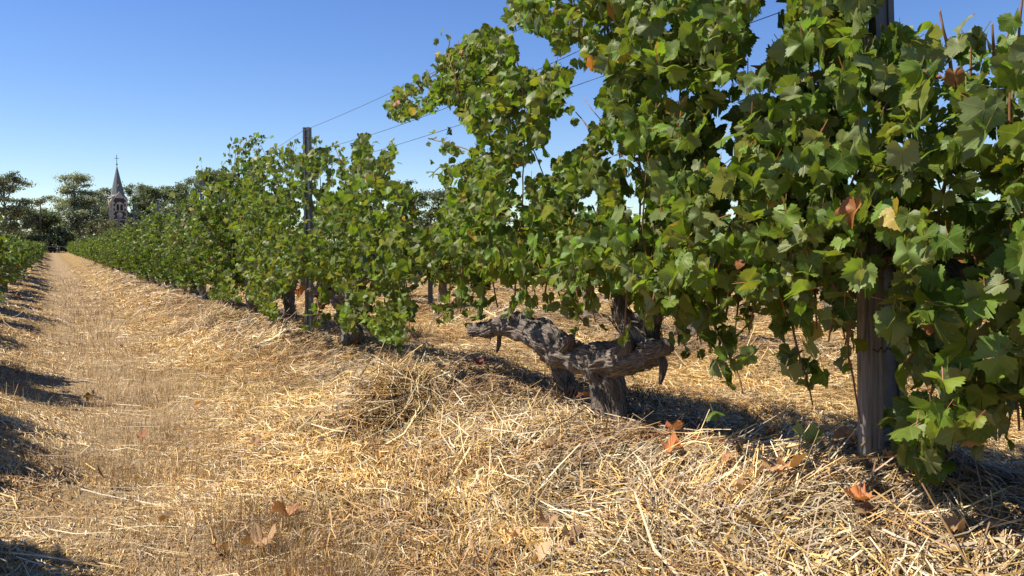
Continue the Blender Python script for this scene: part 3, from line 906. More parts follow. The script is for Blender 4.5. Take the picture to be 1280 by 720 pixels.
sh1 += ragged(W, 7, 560, 760, 330, 60, 1, .064) + ragged(W, 9, 780, 955, 365, 70, 2, .066) + ragged(W, 6, 700, 930, 40, -95, 3, .06) + ragged(W, 4, 540, 690, 110, -60, 4, .05) + ragged(W, 4, 520, 600, 260, 60, 9, .06)
hero_vine(o1, 'big grape vine with thick gnarled grey trunk in the open middle of the row', limbs1,
          [(A1, -.02, .10, 8, 0.052), (A2, -.02, .24, 11.5, 0.055), (B1, -.05, .28, 12.5, 0.057), (B1, .30, .10, 4, 0.066)], sh1, rc(10, 600, 940, 380, 60, 3), 11)

# --- the near vine at the right edge, over the wooden post
o0 = gnd(Vector((ROW_X, 1.15, 0)), 0)
C1 = [(958,90),(985,45),(990,-60),(1060,-90),(1098,-40),(1096,24),(1112,30),(1137,48),(1140,68),(1165,80),(1180,108),(1195,85),(1195,48),(1215,45),(1225,72),(1290,50),(1440,30),(1440,300),(1280,325),(1230,300),(1150,330),(1112,322),(1080,362),(1066,330),(1010,352),(1000,400),(982,392),(958,370)]
D1 = [(1280,320),(1440,300),(1440,540),(1285,528),(1255,500),(1222,540),(1190,540),(1168,552),(1188,590),(1152,596),(1130,560),(1108,520),(1102,484),(1132,446),(1112,412),(1122,350),(1180,326),(1200,356),(1240,340)]
sh0 = [
    ([G(975,320,-.05), G(985,380,-.08), G(995,430,-.1), G(1008,470,-.1), G(1016,506,-.1)], 0.03, 0.085),
    ([G(1058,340,-.1), G(1066,385,-.1), G(1060,440,-.1), G(1066,480,-.1), G(1075,530,-.1)], 0.13, 0.05),
    ([G(1255,250,-.15), G(1262,150,-.15), G(1268,80,-.15), G(1280,-20,-.15)], 0.06, 0.085),
    ([G(1210,200), G(1213,110), G(1215,50)], 0.06, 0.06),
    ([G(1090,322,-.03), G(1150,320,-.05), G(1205,318,-.05), G(1300,330)], 0, 0),
    ([G(1300,420), G(1230,430,-.2), G(1170,480,-.25), G(1150,560,-.25), G(1170,592,-.25)], 0.06, 0.09),
    ([G(1300,350), G(1220,365,-.2), G(1180,400,-.25), G(1130,450,-.25)], 0.07, 0.085),
    ([G(1020,330), G(1040,200), G(1030,60), G(1010,-60)], 0.07, 0.075),
]
limbs0 = [([o0 + Vector((0, 0, -.1)), o0 + Vector((.02, .03, .2)), o0 + Vector((-.02, .05, .42)), o0 + Vector((0, .15, .6))], [.11, .085, .08, .09]),
          ([o0 + Vector((0, .1, .55)), o0 + Vector((.02, .35, .68)), o0 + Vector((0, .6, .78)), G(1120, 250)], [.06, .035, .025, .012]),
          ([o0 + Vector((0, .1, .55)), o0 + Vector((.05, -.15, .66)), o0 + Vector((.0, -.5, .75))], [.075, .055, .04])]
sh0 += ragged(G, 7, 965, 1080, 345, 80, 5, .07) + ragged(G, 5, 1200, 1290, 480, 70, 6, .075) + ragged(G, 5, 1000, 1080, 30, -80, 7, .065) + ragged(G, 4, 1180, 1275, 70, -50, 8, .065)
hero_vine(o0, 'near grape vine spilling over the wooden post at the right edge of the photo', limbs0,
          [(C1, -.05, .26, 13, 0.058), (C1, .30, .10, 4, 0.07), (D1, -.12, .16, 13, 0.066)], sh0, rc(6, 980, 1250, 330, 80, 5), 12)

# --- the vine by the second post
b2 = on_ground(436, 410)
o2 = Vector((ROW_X + .02, b2.y, float(gz(ROW_X + .02, b2.y))))
px2 = 8.4 / 1040
E1 = [(370,200),(396,186),(420,197),(442,205),(446,168),(458,165),(468,205),(490,176),(495,190),(484,225),(510,235),(512,300),(542,288),(536,322),(520,350),(498,358),(520,385),(506,400),(510,424),(492,430),(472,418),(452,402),(434,414),(418,398),(440,366),(405,352),(372,345),(352,320),(360,240)]
E2 = [(470,230),(505,232),(516,330),(490,345),(466,320)]
limbs2 = [([G(440, 428), G(436, 405), G(430, 385), G(424, 368)], [13*px2, 10*px2, 10*px2, 12*px2]),
          ([G(430, 378), G(418, 362), G(402, 362, -.1), G(386, 364, -.15)], [11*px2, 9*px2, 6*px2, 4*px2]),
          ([G(426, 370), G(420, 356, -.05), G(408, 352, -.1), G(398, 356, -.1)], [8*px2, 7*px2, 5*px2, 3*px2]),
          ([G(414, 366, -.06), G(405, 374, -.1), G(402, 384, -.1)], [8*px2, 8*px2, 4*px2]),
          ([G(432, 375), G(446, 360), G(460, 340), G(466, 320)], [10*px2, 8*px2, 5*px2, 3*px2])]
sh2 = [([G(470,340), G(490,370,-.1), G(505,400,-.1), G(502,428,-.1)], 0.05, 0.075),
       ([G(450,300), G(455,230), G(449,168)], 0.05, 0.06), ([G(470,280), G(480,220), G(492,180)], 0.05, 0.06),
       ([G(380,300), G(400,240), G(395,188)], 0.05, 0.07)]
sh2 += ragged(G, 6, 390, 510, 370, 50, 11, .07) + ragged(G, 6, 370, 500, 210, -35, 12, .06)
hero_vine(o2, 'grape vine with knobbly forked trunk just right of the grey second post', limbs2,
          [(E1, -.03, .30, 11.0, 0.056), (E2, .35, .15, 6.0, 0.065)], sh2, [], 13)
b3 = gnd(Vector((ROW_X + .1, 10.8, 0)), 0)
E3 = [(262,372),(270,300),(296,255),(306,225),(318,205),(332,190),(352,180),(372,196),(384,240),(378,330),(362,362),(340,372),(352,396),(340,400),(318,382),(300,376)]
hero_vine(b3, 'leafy grape vine just left of the grey second post', [([b3 + Vector((0, 0, -.1)), b3 + Vector((0, .05, .25)), b3 + Vector((.05, .1, .55))], [.085, .06, .065]),
          ([b3 + Vector((0, 0, .4)), b3 + Vector((-.1, .35, .6)), b3 + Vector((-.1, .6, .75))], [.08, .06, .04])],
          [(E3, -.03, .32, 11.0, 0.056)], [], [], 14)

rng = np.random.default_rng(4)
dl = leaves_mesh('dead_leaf', np.array([(0, 0, 0), (.05, .09, .01), (-.04, -.1, -.02)]), np.array([.10, .085, .06]), np.array([(.50, .17, .03)] * 3), 0, az=np.array([3.1, 2.6, 3.8]), pitch=np.array([1.1, .9, 1.3]))
q = on_plane(376, 362, -.12) - b3
dead = link('dead_leaf', dl, M['dead'], bpy.data.objects[[o.name for o in bpy.data.objects if o.get('label', '').startswith('leafy grape vine just left')][0]], q)
dead['label'] = 'orange dead leaves hanging at the post'

# ------------------------------------------------------------------ ordinary vines of the rows
def proto_vine(kind, level, n_canes, per, size, seed, trunk_seg=14):
    """kind 'tall' is tied up to the trellis, 'low' is a sprawling bush"""
    global rng
    rng = np.random.default_rng(seed)
    r_ = random.Random(seed)
    root = bpy.data.objects.new('grape_vine', None)
    C.objects.link(root); root['category'] = 'grape vine'
    tw = r_.uniform(-.12, .12)
    limbs = [([Vector((0, 0, -.12)), Vector((tw * .4, tw, .15)), Vector((-tw * .3, tw * 1.4, .38)), Vector((0, tw, .55))], [.105, .075, .07, .08])]
    for sgn in (-1, 1):
        limbs.append(([Vector((0, tw, .45)), Vector((r_.uniform(-.08, .08), tw + sgn * .25, .58 + r_.uniform(-.06, .06))), Vector((r_.uniform(-.1, .1), tw + sgn * .55, .62 + r_.uniform(-.08, .1)))], [.08, .065, .04]))
    wood('trunk', limbs, (0, 0, 0), M['bark'], root, seg=trunk_seg, rings=14)
    P, SC = [], []
    cm = MB()
    for c in range(n_canes):
        sg = r_.choice((-1, 1)); y0 = tw + sg * r_.uniform(.05, .6); s0 = Vector((r_.uniform(-.1, .1), y0, .6))
        if kind == 'tall':
            top = (r_.uniform(1.3, 2.0) if r_.random() < .75 else r_.uniform(2.0, 2.5)) if r_.random() < .67 else r_.uniform(.25, 1.1)
            yo = y0 + sg * r_.uniform(-.15, .5); xo = r_.gauss(0, .28)
            pts = [s0, Vector((xo * .6, (y0 + yo) / 2, .6 + (top - .6) * .55)), Vector((xo, yo, top))]
            if r_.random() < .4: pts.append(Vector((xo * 1.6 + r_.gauss(0, .1), yo + sg * r_.uniform(.1, .35), top - r_.uniform(.2, .7))))
        else:
            top = r_.uniform(.9, 1.35); yo = y0 + sg * r_.uniform(-.2, .35); xo = r_.uniform(-.34, .34)
            pts = [s0, Vector((xo * .55, (y0 + yo) / 2, .6 + (top - .6) * .75)), Vector((xo * .9, yo, top)), Vector((xo * 1.25, yo + sg * .15, max(.5, top - r_.uniform(.3, .8))))]
        if level < 2: cm.tube([Vector(p) for p in spline(pts, 9)], list(np.linspace(.008, .003, 9)), 4)
        q = spline(pts, per) + rng.normal(0, .085, (per, 3))
        P.append(q); SC.append(size * rng.uniform(.65, 1.15, per))
    P = np.concatenate(P); SC = np.concatenate(SC)
    keep = P[:, 2] > .28
    P, SC = P[keep], SC[keep]
    if level < 2: cm.build('shoots', M['cane'], root, smooth=True)
    me = leaves_mesh('foliage', P, SC, vine_tint(len(P)) * .84, level, az=toward_light_az(len(P)))
    link('foliage', me, M['leaf'] if level == 0 else M['leaf_far'], root)
    return root

PROTO = {}
def proto(kind, lod, k):
    key = (kind, lod, k)
    if key not in PROTO:
        spec = {0: (1, 54, 50, 0.060), 1: (1, 46, 36, 0.080), 2: (2, 34, 15, 0.15)}[lod]
        PROTO[key] = [proto_vine(kind, *spec, seed=100 + 17 * k + 5 * lod + (50 if kind == 'low' else 0)), False]
    return PROTO[key]
def put_vine(kind, lod, k, loc, rz, sc, label, group):
    p = proto(kind, lod, k)
    if not p[1]:
        p[1] = True
        r = p[0]; r.location = loc; r.rotation_euler = (0, 0, rz); r.scale = (sc,) * 3
        r['label'] = label; r['group'] = group
        return r
    return copy_tree(p[0], loc, rz, sc, label, group)

ORD = ['first', 'second', 'third', 'fourth', 'fifth', 'sixth', 'seventh', 'eighth', 'ninth', 'tenth', 'eleventh', 'twelfth', 'thirteenth', 'fourteenth', 'fifteenth', 'sixteenth', 'seventeenth', 'eighteenth', 'nineteenth', 'twentieth']
rv = random.Random(5)
def fill_row(x, y0, y1, step, kind, lab_fn, group, lod_fn, skip=(), low_sc=1.0, sc_fn=None):
    i = 0; y = y0
    while y < y1:
        if i not in skip:
            xx = x + rv.uniform(-.06, .06); yy = y + rv.uniform(-.15, .15)
            z = float(gz(xx, yy)) - .02
            put_vine(kind, lod_fn(yy), rv.randrange(3), (xx, yy, z), rv.choice((0.0, math.pi)) + rv.uniform(-.12, .12), rv.uniform(.78, 1.16) * low_sc * (sc_fn(yy) if sc_fn else 1), lab_fn(i, yy), group)
        i += 1; y += step
fill_row(ROW_X, 12.7, 148, 2.26, 'tall',
         lambda i, y: (f'{ORD[i]} green grape vine beyond the grey second post in the trellised row' if i < 14 else 'small distant grape vine merging into the far end of the trellised row'),
         'vines of the trellised row', lambda y: 0 if y < 16 else (1 if y < 50 else 2), sc_fn=lambda y: (.96 if y < 14 else .88) if y < 18 else (.81 if y < 24 else (.77 if y < 32 else (.72 if y < 60 else .64))))
fill_row(NEIGHBOUR_X, 2.8, 148, 2.5, 'low',
         lambda i, y: ('low bush vine left of the frame whose shadow falls across the path' if y < 9 else (f'low sprawling bush vine at the left edge, {ORD[min(19, int((y - 9) / 2.5))]} from the front along the path' if y < 42 else 'small distant low bush vine along the left side of the path')),
         'low vines along the left of the path', lambda y: 1 if y < 45 else 2, sc_fn=lambda y: 1.0 if y < 9 else rv.uniform(.72, 1.06))
fill_row(ROW_X + ROW_GAP, 2.2, 60, 2.3, 'low', lambda i, y: (f'low bush vine in the next row behind, {ORD[i]} from the right' if i < 12 else 'low bush vine far along the second row, hidden behind the trellised row'),
         'low vines of the second row', lambda y: 1, skip=(4, 8))
for k in range(2, 6):
    fill_row(ROW_X + ROW_GAP * k, 3.0 + 1.3 * k, 34 + 5 * k, 2.4, 'low',
             lambda i, y, k=k: f'small low bush vine standing in the {ORD[k]} row back', f'low vines of the {ORD[k]} row', lambda y: 2, skip=(3, 7, 12))

# ------------------------------------------------------------------ posts and wires
def channel(mb, base, top, w, d, th, rz=0.0):
    """open steel channel with turned lips"""
    prof = [(-w/2, d/2), (-w/2, -d/2), (-w/5, -d/2), (-w/5, -d/2 + th*2.2), (w/5, -d/2 + th*2.2), (w/5, -d/2), (w/2, -d/2), (w/2, d/2), (w/2 - th, d/2), (w/2 - th, -d/2 + th*3.2), (-w/2 + th, -d/2 + th*3.2), (-w/2 + th, d/2)]
    b = Vector(base); t = Vector(top)
    u = Vector((math.cos(rz), math.sin(rz), 0)); v = Vector((-math.sin(rz), math.cos(rz), 0))
    n = (t - b)
    mb.prism(prof, b, u, v, n.normalized(), n.length)

POST_Y = [2.05 + 7.52 * i for i in range(20)]
def steel_post(loc, height, label, group, lean=(0, 0), rz=-0.5, w=0.085, d=0.06):
    t = thing('trellis_post', loc, label, 'trellis post', group)
    mb = MB(); channel(mb, (0, 0, -.25), (lean[0], lean[1], height), w, d, .005, rz)
    mb.build('channel', M['steel'], t)
    cl = MB()
    for h in (0.62, 0.8, 0.95):
        p = Vector((lean[0] * h, lean[1] * h, height * h))
        cl.tube([p + Vector((-.06, -.02, 0)), p + Vector((-.05, -.05, .004)), p + Vector((.04, -.06, .004)), p + Vector((.06, -.02, 0))], .003, 5)
    cl.build('wire_clip', M['wire'], t)
    return t
pl = []
g = lambda y, x=ROW_X: float(gz(x, y))
# near pair: timber post with a steel channel behind it
wp = on_ground(1091, 574)
wl = Vector((wp.x, wp.y, wp.z))
t = thing('trellis_post', wl, 'weathered grey timber post standing in straw under the near vine', 'trellis post', 'trellis posts of the near row')
mb = MB(); mb.box((0, 0, .35), (.074, .055, 1.2), rz=-.45)
for i in range(4, 8):
    mb.v[i] = mb.v[i] + Vector((-.015, .03, rv.uniform(-.02, .02)))
mb.build('timber', M['post_wood'], t, bevel=.006)
for hz in (.40, .48):
    hk = MB(); c0 = on_plane(1084, 574 - hz / wl.length * 1, 0)
    R = Matrix.Rotation(-.45, 3, 'Z')
    f = lambda x, z: R @ Vector((x, -.043, z))
    hk.tube([f(-.03, hz + .004), f(-.012, hz - .006), f(0, hz + .012), f(.012, hz - .008), f(.022, hz + .010), f(.036, hz + .002)], .0028, 5)
    hk.build('wire_hook', M['hook'], t, smooth=True)
cpos = on_plane(1122, 540, .28); cpos.z = float(gz(cpos.x, cpos.y))
ctop = on_plane(1096, -160, .28)
steel_post(cpos, ctop.z - cpos.z, 'tall leaning steel post just behind the timber post, its top above the vine', 'trellis posts of the near row', lean=(ctop.x - cpos.x, ctop.y - cpos.y), rz=-.45, w=.075)
pl.append((cpos, ctop))
# second post and the rest
for i in range(1, 19):
    y = POST_Y[i]
    if i == 1:
        p = on_plane(387, 411, -.10); p = Vector((p.x, p.y, g(p.y, p.x)))
        h = on_plane(387, 158, -.10).z - p.z
        steel_post(p, h, 'tall grey steel post in the trellised row, second from the camera', 'trellis posts of the near row', rz=-.75, w=.075, d=.06)
    else:
        p = Vector((ROW_X, y, g(y)))
        h = (2.42 if i < 6 else 1.75) + rv.uniform(-.08, .08)
        lb = f'grey steel post rising out of the trellised row, {ORD[i]} from the camera' if i < 7 else 'distant grey post in the far end of the trellised row'
        steel_post(p, h, lb, 'trellis posts of the near row', rz=-.5 + rv.uniform(-.3, .3), w=.062, d=.05)
    pl.append((p, p + Vector((0, 0, h))))
pq = []
for k, (px, py) in enumerate(((538, 366), (590, 342), (758, 372), (1345, 420))):
    p = on_plane(px, py, x=ROW_X + ROW_GAP * (1 if k in (0, 3) else 2)); p.z = float(gz(p.x, p.y))
    steel_post(p, 1.5, ['short steel post in the row behind, left of the gnarled trunk', 'thin steel post in the third row, behind the left arm of the gnarled trunk', 'thin steel post in the third row, behind the right side of the gnarled trunk', 'steel post in the row behind, hidden by the near vine'][k], 'trellis posts of the rows behind')
    pq.append(p)

def wire(pts, label, group, r=.0022, sag=.05):
    mb = MB(); P = []
    for a, b in zip(pts[:-1], pts[1:]):
        for s in np.linspace(0, 1, 13)[(1 if P else 0):]:
            P.append(a.lerp(b, s) + Vector((0, 0, -sag * 4 * s * (1 - s))))
    o = P[len(P) // 2].copy()
    mb.tube(P, r, 5)
    ob = mb.build('trellis_wire', M['wire'], None, loc=o, smooth=True)
    return tag(ob, label, 'wire', group)
start = Vector((ROW_X + .1, -3.0, 0))
def wire_pts(hs, off):
    pts = [Vector((ROW_X + off, -5.5, 0.3 + hs[0]))]
    for (b, t_), h in zip(pl[:12], [hs[0]] + [hs[1]] * 11):
        pts.append(Vector((b.x + off, b.y, b.z + h)))
    return pts
H = pl[1][1].z - pl[1][0].z
wire(wire_pts((2.38, H - .04), -.05), 'topmost thin wire of the trellis, running to the top of the second post', 'wires of the trellis', sag=.07)
wire(wire_pts((2.12, H - .28), -.05), 'second wire from the top, hanging loosest between the posts', 'wires of the trellis', sag=.13)
wire(wire_pts((1.88, H - .45), .05), 'third wire from the top, passing between the leafy shoots', 'wires of the trellis', r=.002, sag=.05)
wire(wire_pts((0.95, .95), -.03), 'low trellis wire running through the leaves above the trunks', 'wires of the trellis', sag=.03)
for hh, nm in ((1.45, 'upper'), (1.25, 'lower')):
    wire([Vector((ROW_X + ROW_GAP, -2, .2 + hh)), Vector((pq[0].x, pq[0].y, pq[0].z + hh)), Vector((pq[0].x, pq[0].y + 8, pq[0].z + hh)), Vector((pq[0].x, pq[0].y + 16, pq[0].z + hh))], f'{nm} of the two wires along the row behind, against the dark trees', 'wires of the second row', r=.0025, sag=.04)

# ------------------------------------------------------------------ fallen leaves and twigs
def fallen(px, py, size, col, label, pitch=0.1, lift=.055, cat='leaf', name='fallen_leaf', group='dead leaves lying on the straw'):
    global rng
    rng = np.random.default_rng(int(px * 7 + py))
    p = on_ground(px, py)
    V = leaves_mesh(name, np.array([[0, 0, lift]]), np.array([size * 1.0]), np.array([col]), 0, az=rng.uniform(0, 6.28, 1), pitch=np.array([pitch]), roll=rng.normal(0, .35, 1), petiole=True)
    co = np.empty(len(V.vertices) * 3, np.float32); V.vertices.foreach_get('co', co); co = co.reshape(-1, 3)
    rr = np.hypot(co[:, 0], co[:, 1])
    co[:, 2] += .8 * rr * vnoise(co[:, 0] * 34 + px, co[:, 1] * 34 + py) + .45 * rr
    V.vertices.foreach_set('co', co.ravel()); V.update()
    return tag(link(name, V, M['dead'] if cat == 'leaf' and col[0] > col[1] * 1.2 else M['leaf'], loc=p), label, 'leaf', group)
RB, TB, OR = (.42, .22, .11), (.36, .22, .12), (.48, .17, .06)
for a in [
    (328, 697, .075, TB, 'curled tan dead leaf lying at the bottom of the photo, left of centre'),
    (358, 664, .07, (.33, .16, .08), 'brown dead leaf on the straw just above the tan one'),
    (992, 604, .075, RB, 'light brown dead leaf on the bank in front of the timber post'),
    (965, 606, .055, (.40, .24, .13), 'smaller tan dead leaf touching the light brown one'),
    (1076, 646, .07, OR, 'orange curled dead leaf on the straw below the timber post'),
    (838, 574, .055, OR, 'orange dead leaf lying right of the gnarled trunk, lower of two'),
    (846, 552, .06, (.36, .13, .07), 'red brown dead leaf lying right of the gnarled trunk by the red stem'),
    (1062, 567, .065, RB, 'orange brown dead leaf leaning at the foot of the timber post'),
    (733, 508, .06, OR, 'orange dead leaf against the foot of the gnarled trunk'),
    (680, 711, .055, (.48, .33, .2), 'pale tan dead leaf at the bottom edge of the photo'),
    (131, 612, .05, (.20, .11, .06), 'dark brown dead leaf on the path by the shadows'),
    (598, 466, .06, (.20, .05, .04), 'dark red dead leaf on the straw left of the gnarled trunk'),
    (247, 515, .035, OR, 'small rusty leaf on the straw, one of two, upper'),
    (247, 525, .035, OR, 'small rusty leaf on the straw, one of two, lower'),
    (178, 559, .04, (.30, .13, .07), 'small reddish leaf among the stubble of the path'),
    (110, 505, .05, (.20, .12, .06), 'dark curled leaf on the path beyond the stubble'),
    (640, 690, .04, (.45, .28, .15), 'tiny tan leaf on the straw near the bottom middle'),
    (910, 588, .045, (.36, .18, .09), 'brown leaf half buried in straw left of the light brown one'),
]: fallen(*a)
rs = random.Random(77)
for k in range(26):
    q = (rs.uniform(640, 1240), rs.uniform(535, 690)) if k < 18 else (rs.uniform(60, 620), rs.uniform(430, 700))
    v = rs.uniform(.5, 1.0)
    fallen(q[0], q[1], rs.uniform(.028, .05), (.34 * v, .20 * v, .11 * v), 'small dull brown dead leaf caught among the straw' , rs.uniform(-.1, .4), .03)
fallen(1012, 566, .075, (.13, .20, .07), 'fresh green leaf lying on the straw left of the timber post', .25, .04, cat='green', group='green leaves on the straw')
mb = MB(); P = [on_ground(x, y_) + Vector((0, 0, .03)) for x, y_ in ((795, 556), (835, 550), (880, 556), (925, 566), (960, 567))]
o = P[2].copy(); mb.tube([Vector(p) for p in spline(P, 16)], list(np.linspace(.007, .003, 16)), 6)
tag(mb.build('fallen_twig', plain('red stem', [(.3, (.30, .10, .05)), (.7, (.48, .20, .09))], 20, .6, .3, 0, 0), None, loc=o, smooth=True), 'long reddish pruned stem lying on the straw right of the gnarled trunk', 'stem')

# ------------------------------------------------------------------ church
D0 = 190.0
cc = at_depth(149, 330, D0); cz = float(gz(cc.x, cc.y))
base = Vector((cc.x, cc.y, cz))
view = math.atan2(-cc.y, -cc.x)                     # towards the camera
FR = view + math.pi / 2 + math.radians(13)          # turn so the left flank shows
ch = thing('church', base, 'dark stone church with cream corner stones and a slate spire behind the vines', 'church', rz=FR)
w, hE = 3.15, 12.15
mb = MB(); mb.box((0, 0, hE / 2), (w, w, hE)); mb.build('tower_wall', M['stone'], ch)
for sx in (-1, 1):
    for sy in (-1, 1):
        q = MB()
        z = 0.3; k = 0
        while z < hE - .3:
            a, b_ = (.62, .34) if k % 2 else (.34, .62)
            q.box((sx * (w / 2 - a / 2 + .06), sy * (w / 2 - b_ / 2 + .06), z + .25), (a, b_, .49)); z += .5; k += 1
        q.build('quoin', M['cream'], ch)
# added cream slab: its pale colour stands in for sunlight on this flank
q = MB(); q.box((-w / 2 - .3, -w / 2 + .5, 5.5), (.55, .8, 11.0)); q.prism([(0, 0), (.55, 0), (.55, .9)], (-w / 2 - .575, -w / 2 + .1, 11.0), (1, 0, 0), (0, 0, 1), (0, 1, 0), .8); q.build('lit_flank_slab', M['cream'], ch)
q = MB(); q.box((0, 0, hE + .12), (w + .22, w + .22, .26)); q.build('cornice', M['cream'], ch)
# broach spire
apex = 7.35
pts = []
sp_ = MB()
n8 = 8
bm_v = [Vector((sx * (w / 2 - .05), sy * (w / 2 - .05), hE + .25)) for sx, sy in ((-1, -1), (1, -1), (1, 1), (-1, 1))]
oc = [Vector((1.48 * math.cos(math.radians(22.5 + 45 * i)), 1.48 * math.sin(math.radians(22.5 + 45 * i)), hE + .75)) for i in range(8)]
sp_.v = bm_v + oc + [Vector((0, 0, hE + .25 + apex))]
# octagon indices by side: verts 4..11 start at 22.5 deg
sp_.f = [(0, 1, 4 + 6, 4 + 5), (1, 2, 4 + 0, 4 + 7), (2, 3, 4 + 2, 4 + 1), (3, 0, 4 + 4, 4 + 3), (1, 4 + 7, 4 + 6), (2, 4 + 1, 4 + 0), (3, 4 + 3, 4 + 2), (0, 4 + 5, 4 + 4)]
sp_.f += [(4 + i, 4 + (i + 1) % 8, 12) for i in range(8)] + [(3, 2, 1, 0)]
spire = sp_.build('spire', M['slate'], ch)
q = MB(); q.prism([(-.9, 0), (.9, 0), (0, 1.2)], (0, -w / 2 - .08, hE + .25), (1, 0, 0), (0, 0, 1), (0, 1, 0), .8); q.build('gable', M['cream'], ch)
q = MB(); q.prism([(-.3, 0), (.3, 0), (0, .6)], (0, -1.45, hE + 2.6), (1, 0, 0), (0, 0, 1), (0, 1, 0), .9); q.build('dormer', M['slate'], spire)
q = MB(); zt = hE + .2 + apex
q.tube([(0, 0, zt - .3), (0, 0, zt + 2.3)], .06, 6); q.box((0, 0, zt + 1.5), (1.0, .09, .09)); q.tube([(0, 0, zt), (0, 0, zt + .35)], [.22, .1], 8); q.build('cross', M['iron'], ch)

def arch_poly(hw, h, n=8, point=1.0):
    """pointed opening: half width, springing height"""
    p = [(-hw, 0), (hw, 0), (hw, h)]
    for i in range(1, n): t_ = i / n; p.append((hw * math.cos(t_ * math.pi / 2), h + hw * 1.25 * point * math.sin(t_ * math.pi / 2)))
    p.append((0, h + hw * 1.25 * point))
    for i in range(n - 1, 0, -1): t_ = i / n; p.append((-hw * math.cos(t_ * math.pi / 2), h + hw * 1.25 * point * math.sin(t_ * math.pi / 2)))
    p.append((-hw, h)); return p
def front(poly, cx, z, mat, name, out, depth, par):
    q = MB(); q.prism(poly, (cx, -w / 2 - out, z), (1, 0, 0), (0, 0, 1), (0, 1, 0), depth); return q.build(name, mat, par)
wz = 9.25
win = front(arch_poly(.95, 1.05, 8, .9), 0, wz - .1, M['cream'], 'belfry_window', .10, .2, ch)
for sx in (-1, 1): front(arch_poly(.27, 1.1), sx * .40, wz + .08, M['glass_dark'], 'louvre', .13, .05, win)
front([(.62 * math.cos(a), .62 * math.sin(a)) for a in np.linspace(0, 2 * math.pi, 24, endpoint=False)], 0, 8.35, M['cream'], 'roundel', .10, .2, ch)
front([(-w / 2, -.13), (w / 2, -.13), (w / 2, .13), (-w / 2, .13)], 0, 7.3, M['cream'], 'string_course', .09, .2, ch)
lw = front(arch_poly(.85, 2.2), 0, 3.4, M['cream'], 'lower_window', .10, .2, ch)
front(arch_poly(.5, 2.2), 0, 3.5, M['glass_dark'], 'pane', .13, .05, lw)
# nave behind the tower
q = MB(); q.box((2.2, 10.1, 2.6), (8.4, 16, 5.2)); q.build('nave_wall', M['stone'], ch)
q = MB(); q.prism([(-4.5, 0), (4.5, 0), (0, 4.6)], (2.2, 1.9, 5.21), (1, 0, 0), (0, 0, 1), (0, 1, 0), 16.6); q.build('roof', M['slate'], ch)

# ------------------------------------------------------------------ trees
def gum_tint(n, c, var=.25):
    return np.clip(np.array([c]) * rng.uniform(1 - var, 1 + var, (n, 1)) * rng.normal(1, .06, (n, 3)), .008, .5)

